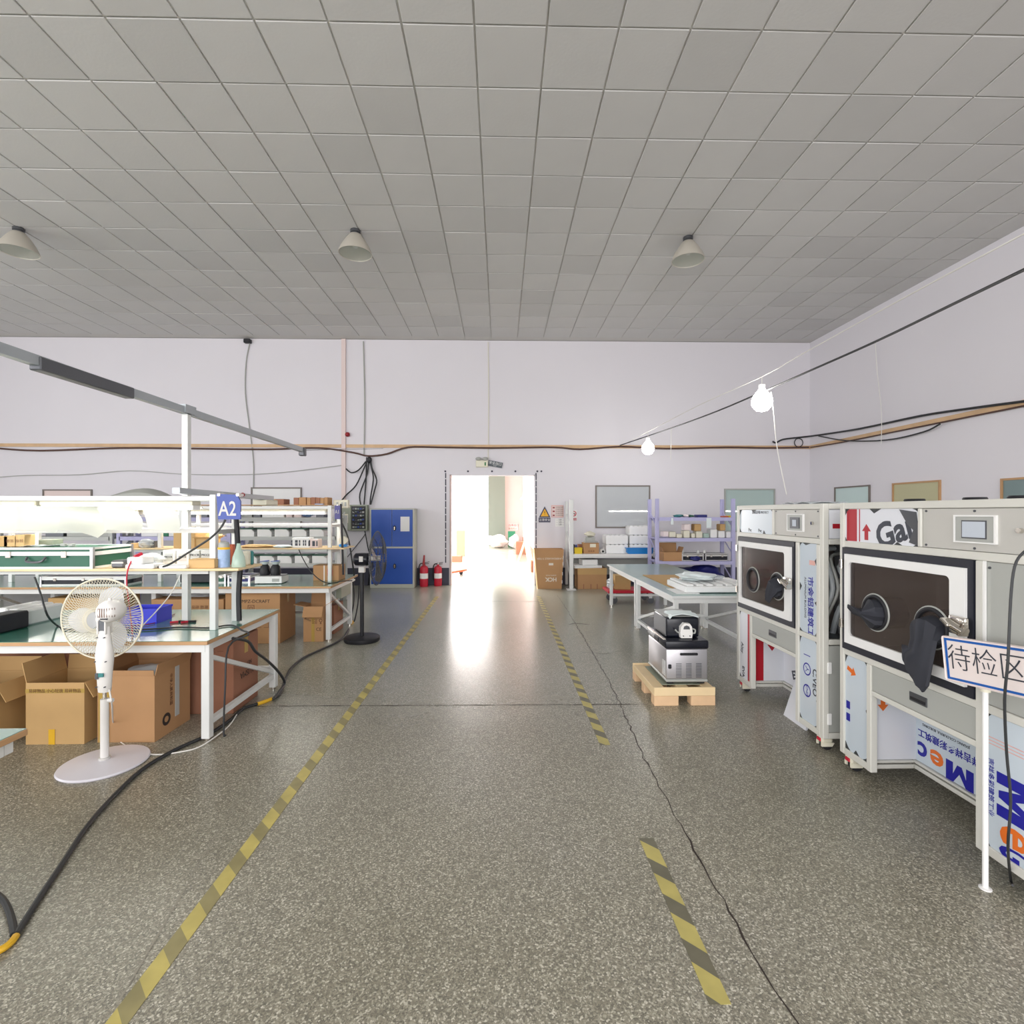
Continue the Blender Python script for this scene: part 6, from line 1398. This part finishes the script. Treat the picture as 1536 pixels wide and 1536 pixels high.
        f3 = film(t, Y(1.236), Y(1.022), .142, .760, m='film', tears=(('n', 't'), ('f', 't'), ('n', .6), ('f', 'b'), ('n', 'b'), ('n', .3)))
        for z in (.53, .37):
            MB().torus((0, 0, 0), .042, .005, Matrix.Translation((x_ - .0005, Y(1.11), z)) @ Matrix.Rotation(R(90), 4, 'Y') @ Matrix.Diagonal((1, 1, .12, 1)), 24, 6).build('printed_ring', 'printblue', f3)
        text('人', .05, 'printblue', f3, (x_ - .001, Y(1.11), .53), rot); text('CND', .035, 'printblue', f3, (x_ - .001, Y(1.11), .37), rot)
        MB().box(x_ - .001, x_, Y(1.15), Y(1.07), .63, .636).build('print_line', 'printblue', f3)
        text('C.VEO', .07, 'printgrey', f3, (x_ - .001, Y(1.205), .46), rot, bold=.001)
        f4 = film(t, Y(.25), Y(.042), .142, .760, m='filmw', tears=(('f', 't'), ('f', 'b')))
        MB().box(x_ - .001, x_, Y(.235), Y(.195), .144, .758).build('red_band', 'printred', f4)
        text('Alsy', .06, 'printgrey', f4, (x_ - .001, Y(.09), .42), rot, bold=.001); text('EVA', .06, 'printgrey', f4, (x_ - .001, Y(.11), .2), rot, bold=.001)
        b = MB().box(rx, rx + .006, Y(.975), Y(ds), .152, .572).build('film_panel', 'filmw', t); sub(b)
        s_ = MB().box(XF + p_, rx, Y(ds + .006), Y(ds), .152, .572).build('film_panel', 'filmw', t); sub(s_)
        MB().box(XF + .06, XF + .14, Y(ds + .007), Y(ds + .006), .154, .57).build('red_band', 'printred', s_)
        pts = [(-.12, -.5), (.12, -.5), (.12, .05), (.34, .05), (0, .5), (-.34, .05), (-.12, .05)]
        MB().prism([(XF + .22 + .13 * a, .49 - .13 * b_) for a, b_ in pts], 'y', Y(ds + .007), Y(ds + .006)).build('printed_arrow', 'printred', s_)
        text('EV', .10, 'printgrey', b, (rx - .001, Y(.42), .26), (Matrix.Rotation(R(-90), 4, 'Z') @ Matrix.Rotation(R(90), 4, 'X') @ Matrix.Rotation(R(20), 4, 'Z')).to_euler(), bold=.004)
        MB().box(rx - .001, rx, Y(.66), Y(.57), .154, .57).build('red_band', 'printred', b)
    # drawer
    dw = MB().box(XF + .006, XF + .02, Y(.978), Y(.292), .607, .76, .002).build('drawer', 'greypanel', t); sub(dw)
    h = MB().box(XF + .002, XF + .007, Y(.70), Y(.58), .655, .705, .003).build('pull_handle', 'darksteel', dw)
    MB().box(XF, XF + .003, Y(.69), Y(.59), .665, .68).build('pull_slot', 'black', dw)
    # end seen from the aisle: tubes and lower cupboard door
    MB().box(XF + .28, X1_ - .02, yn + .30, yn + .31, .80, 1.46).build('inner_panel', 'darksteel', t)
    MB().box(XF + .02, X1_ - .02, yn + .02, yn + .30, .79, .80).build('inner_shelf', 'darksteel', t)
    for k, (dx, rr, top) in enumerate(((.09, .018, 1.40), (.13, .012, 1.36), (.20, .02, 1.30), (.30, .016, 1.38))):
        MB().tube([(XF + dx, yn + .20, .80), (XF + dx - .02, yn + .12, .95), (XF + dx + .03, yn + .08, 1.15), (XF + dx, yn + .12, top), (XF + dx + .12, yn + .2, top + .03)], rr, 8).build('hose', 'plastic_bag' if k % 2 == 0 else 'greypanel', t, True)
    MB().cyl((XF + .22, yn + .1, .82), (XF + .22, yn + .1, 1.18), .04, n=16).build('filter_body', 'steel', t, True)
    MB().box(XF + .17, XF + .27, yn + .06, yn + .14, 1.18, 1.22, .006).build('valve_block', 'chrome', t)
    lo = MB().box(XF + .045, X1_ - .045, yn + .005, yn + .018, .145, .755, .003).build('lower_door', 'greypanel', t); sub(lo)
    for z in (.60, .24): MB().box(XF + .03, XF + .06, yn - .006, yn + .006, z - .04, z + .04, .003).build('hinge', 'white', lo)
    s2 = MB().box(XF + .045, X1_ - .045, yn + .004, yn + .012, 1.515, 1.715).build('film_panel', 'filmw', t); sub(s2)
    pts = [(-.5, -.14), (.1, -.14), (.1, -.34), (.5, 0), (.1, .34), (.1, .14), (-.5, .14)]
    MB().prism([(XF + .16 + .18 * a, 1.60 + .12 * b_) for a, b_ in pts], 'y', yn + .003, yn + .004).build('printed_arrow', 'printred', s2)
    for x in (XF + .06, X1_ - .06):
        for y in (yf - .06, yn + .07): caster(t, x, y)
    return t
machine(4.875, 'farther grey glove box machine with blue printed film by the foam tray table', 1)
machine(3.38, 'nearer grey glove box machine with black glove sleeves behind the blue edged sign', 2)
for k, (x, y, lb) in enumerate(((2.55, 3.1, 'small coil of dark tubing on the nearer machine top, by its far corner'), (2.6, 2.75, 'small dark coil on the nearer machine top, over the torn film'), (2.55, 2.45, 'small dark coil on the nearer machine top, over the screen'))):
    o = tag(MB().torus((0, 0, .012), .045, .010, None, 20, 6).build('tubing_coil', 'black', None, True), lb, 'tubing', 'coils on the nearer machine'); o.location = (x, y, 1.76)
tag(MB().sheet(lambda u, v: (2.45 + .3 * v, 4.0 + .4 * u, 1.762 + .02 * abs(math.sin(u * 6 + v * 4))), 10, 6, .003).build('plastic_sheet', 'plastic_bag', None, True), 'crumpled clear film lying on top of the farther machine', 'film')
M_ = MB().prism([(2.37, 0), (2.385, 0), (2.52, .40), (2.505, .40)], 'y', 3.93, 4.24)
tag(recenter(M_.build('foam_board', 'filmw')), 'white board leaning in the knee space of the farther machine', 'board')
# blue edged sign on its white pole
t = thing('area_sign', 'white sign with blue edge on a thin pole before the nearer machine', 'sign', (2.187, 2.263, 0))
MB().lathe([(0, 0), (.024, 0), (.024, .005), (.0115, .008), (.011, .92), (0, .92)], n=16).build('pole', 'white', t, True)
MB().cyl((0, 0, .89), (0, 0, .935), .019, n=14).build('pole_clamp', 'cream', t, True)
bd = MB().box(-.008, .002, -.50, .13, -.1035, .1035, .012, 2).build('sign_board', 'signface', t); bd.location = (-.07, 0, 1.023); bd.rotation_euler = (R(-6.8), 0, 0)
mb = MB(); ring_box(mb, -.0095, -.008, -.487, .117, -.094, .094, -.475, .105, -.084, .084); mb.build('blue_border', 'signedge', bd)
text('待检区', .125, 'printgrey', bd, (-.0095, -.079, 0.003), AISLE, bold=-.0015, align='CENTER')
MB().bar((-.06, .0, .98), (0, 0, .92), .012).build('sign_bracket', 'steel', t)
tag(MB().tube([S(1560, 815, 2.12), S(1536, 828, 2.12), S(1522, 850, 2.09), S(1516, 900, 2.07), S(1512, 990, 2.05), S(1507, 1050, 2.06), S(1510, 1130, 2.10), S(1516, 1200, 2.12), S(1512, 1270, 2.13), F(1516, 1318, .02), F(1519, 1328, .012)], .0052, 8).build('hanging_cable', 'cable', None, True), 'black cable hanging in front of the blue edged sign', 'cable')
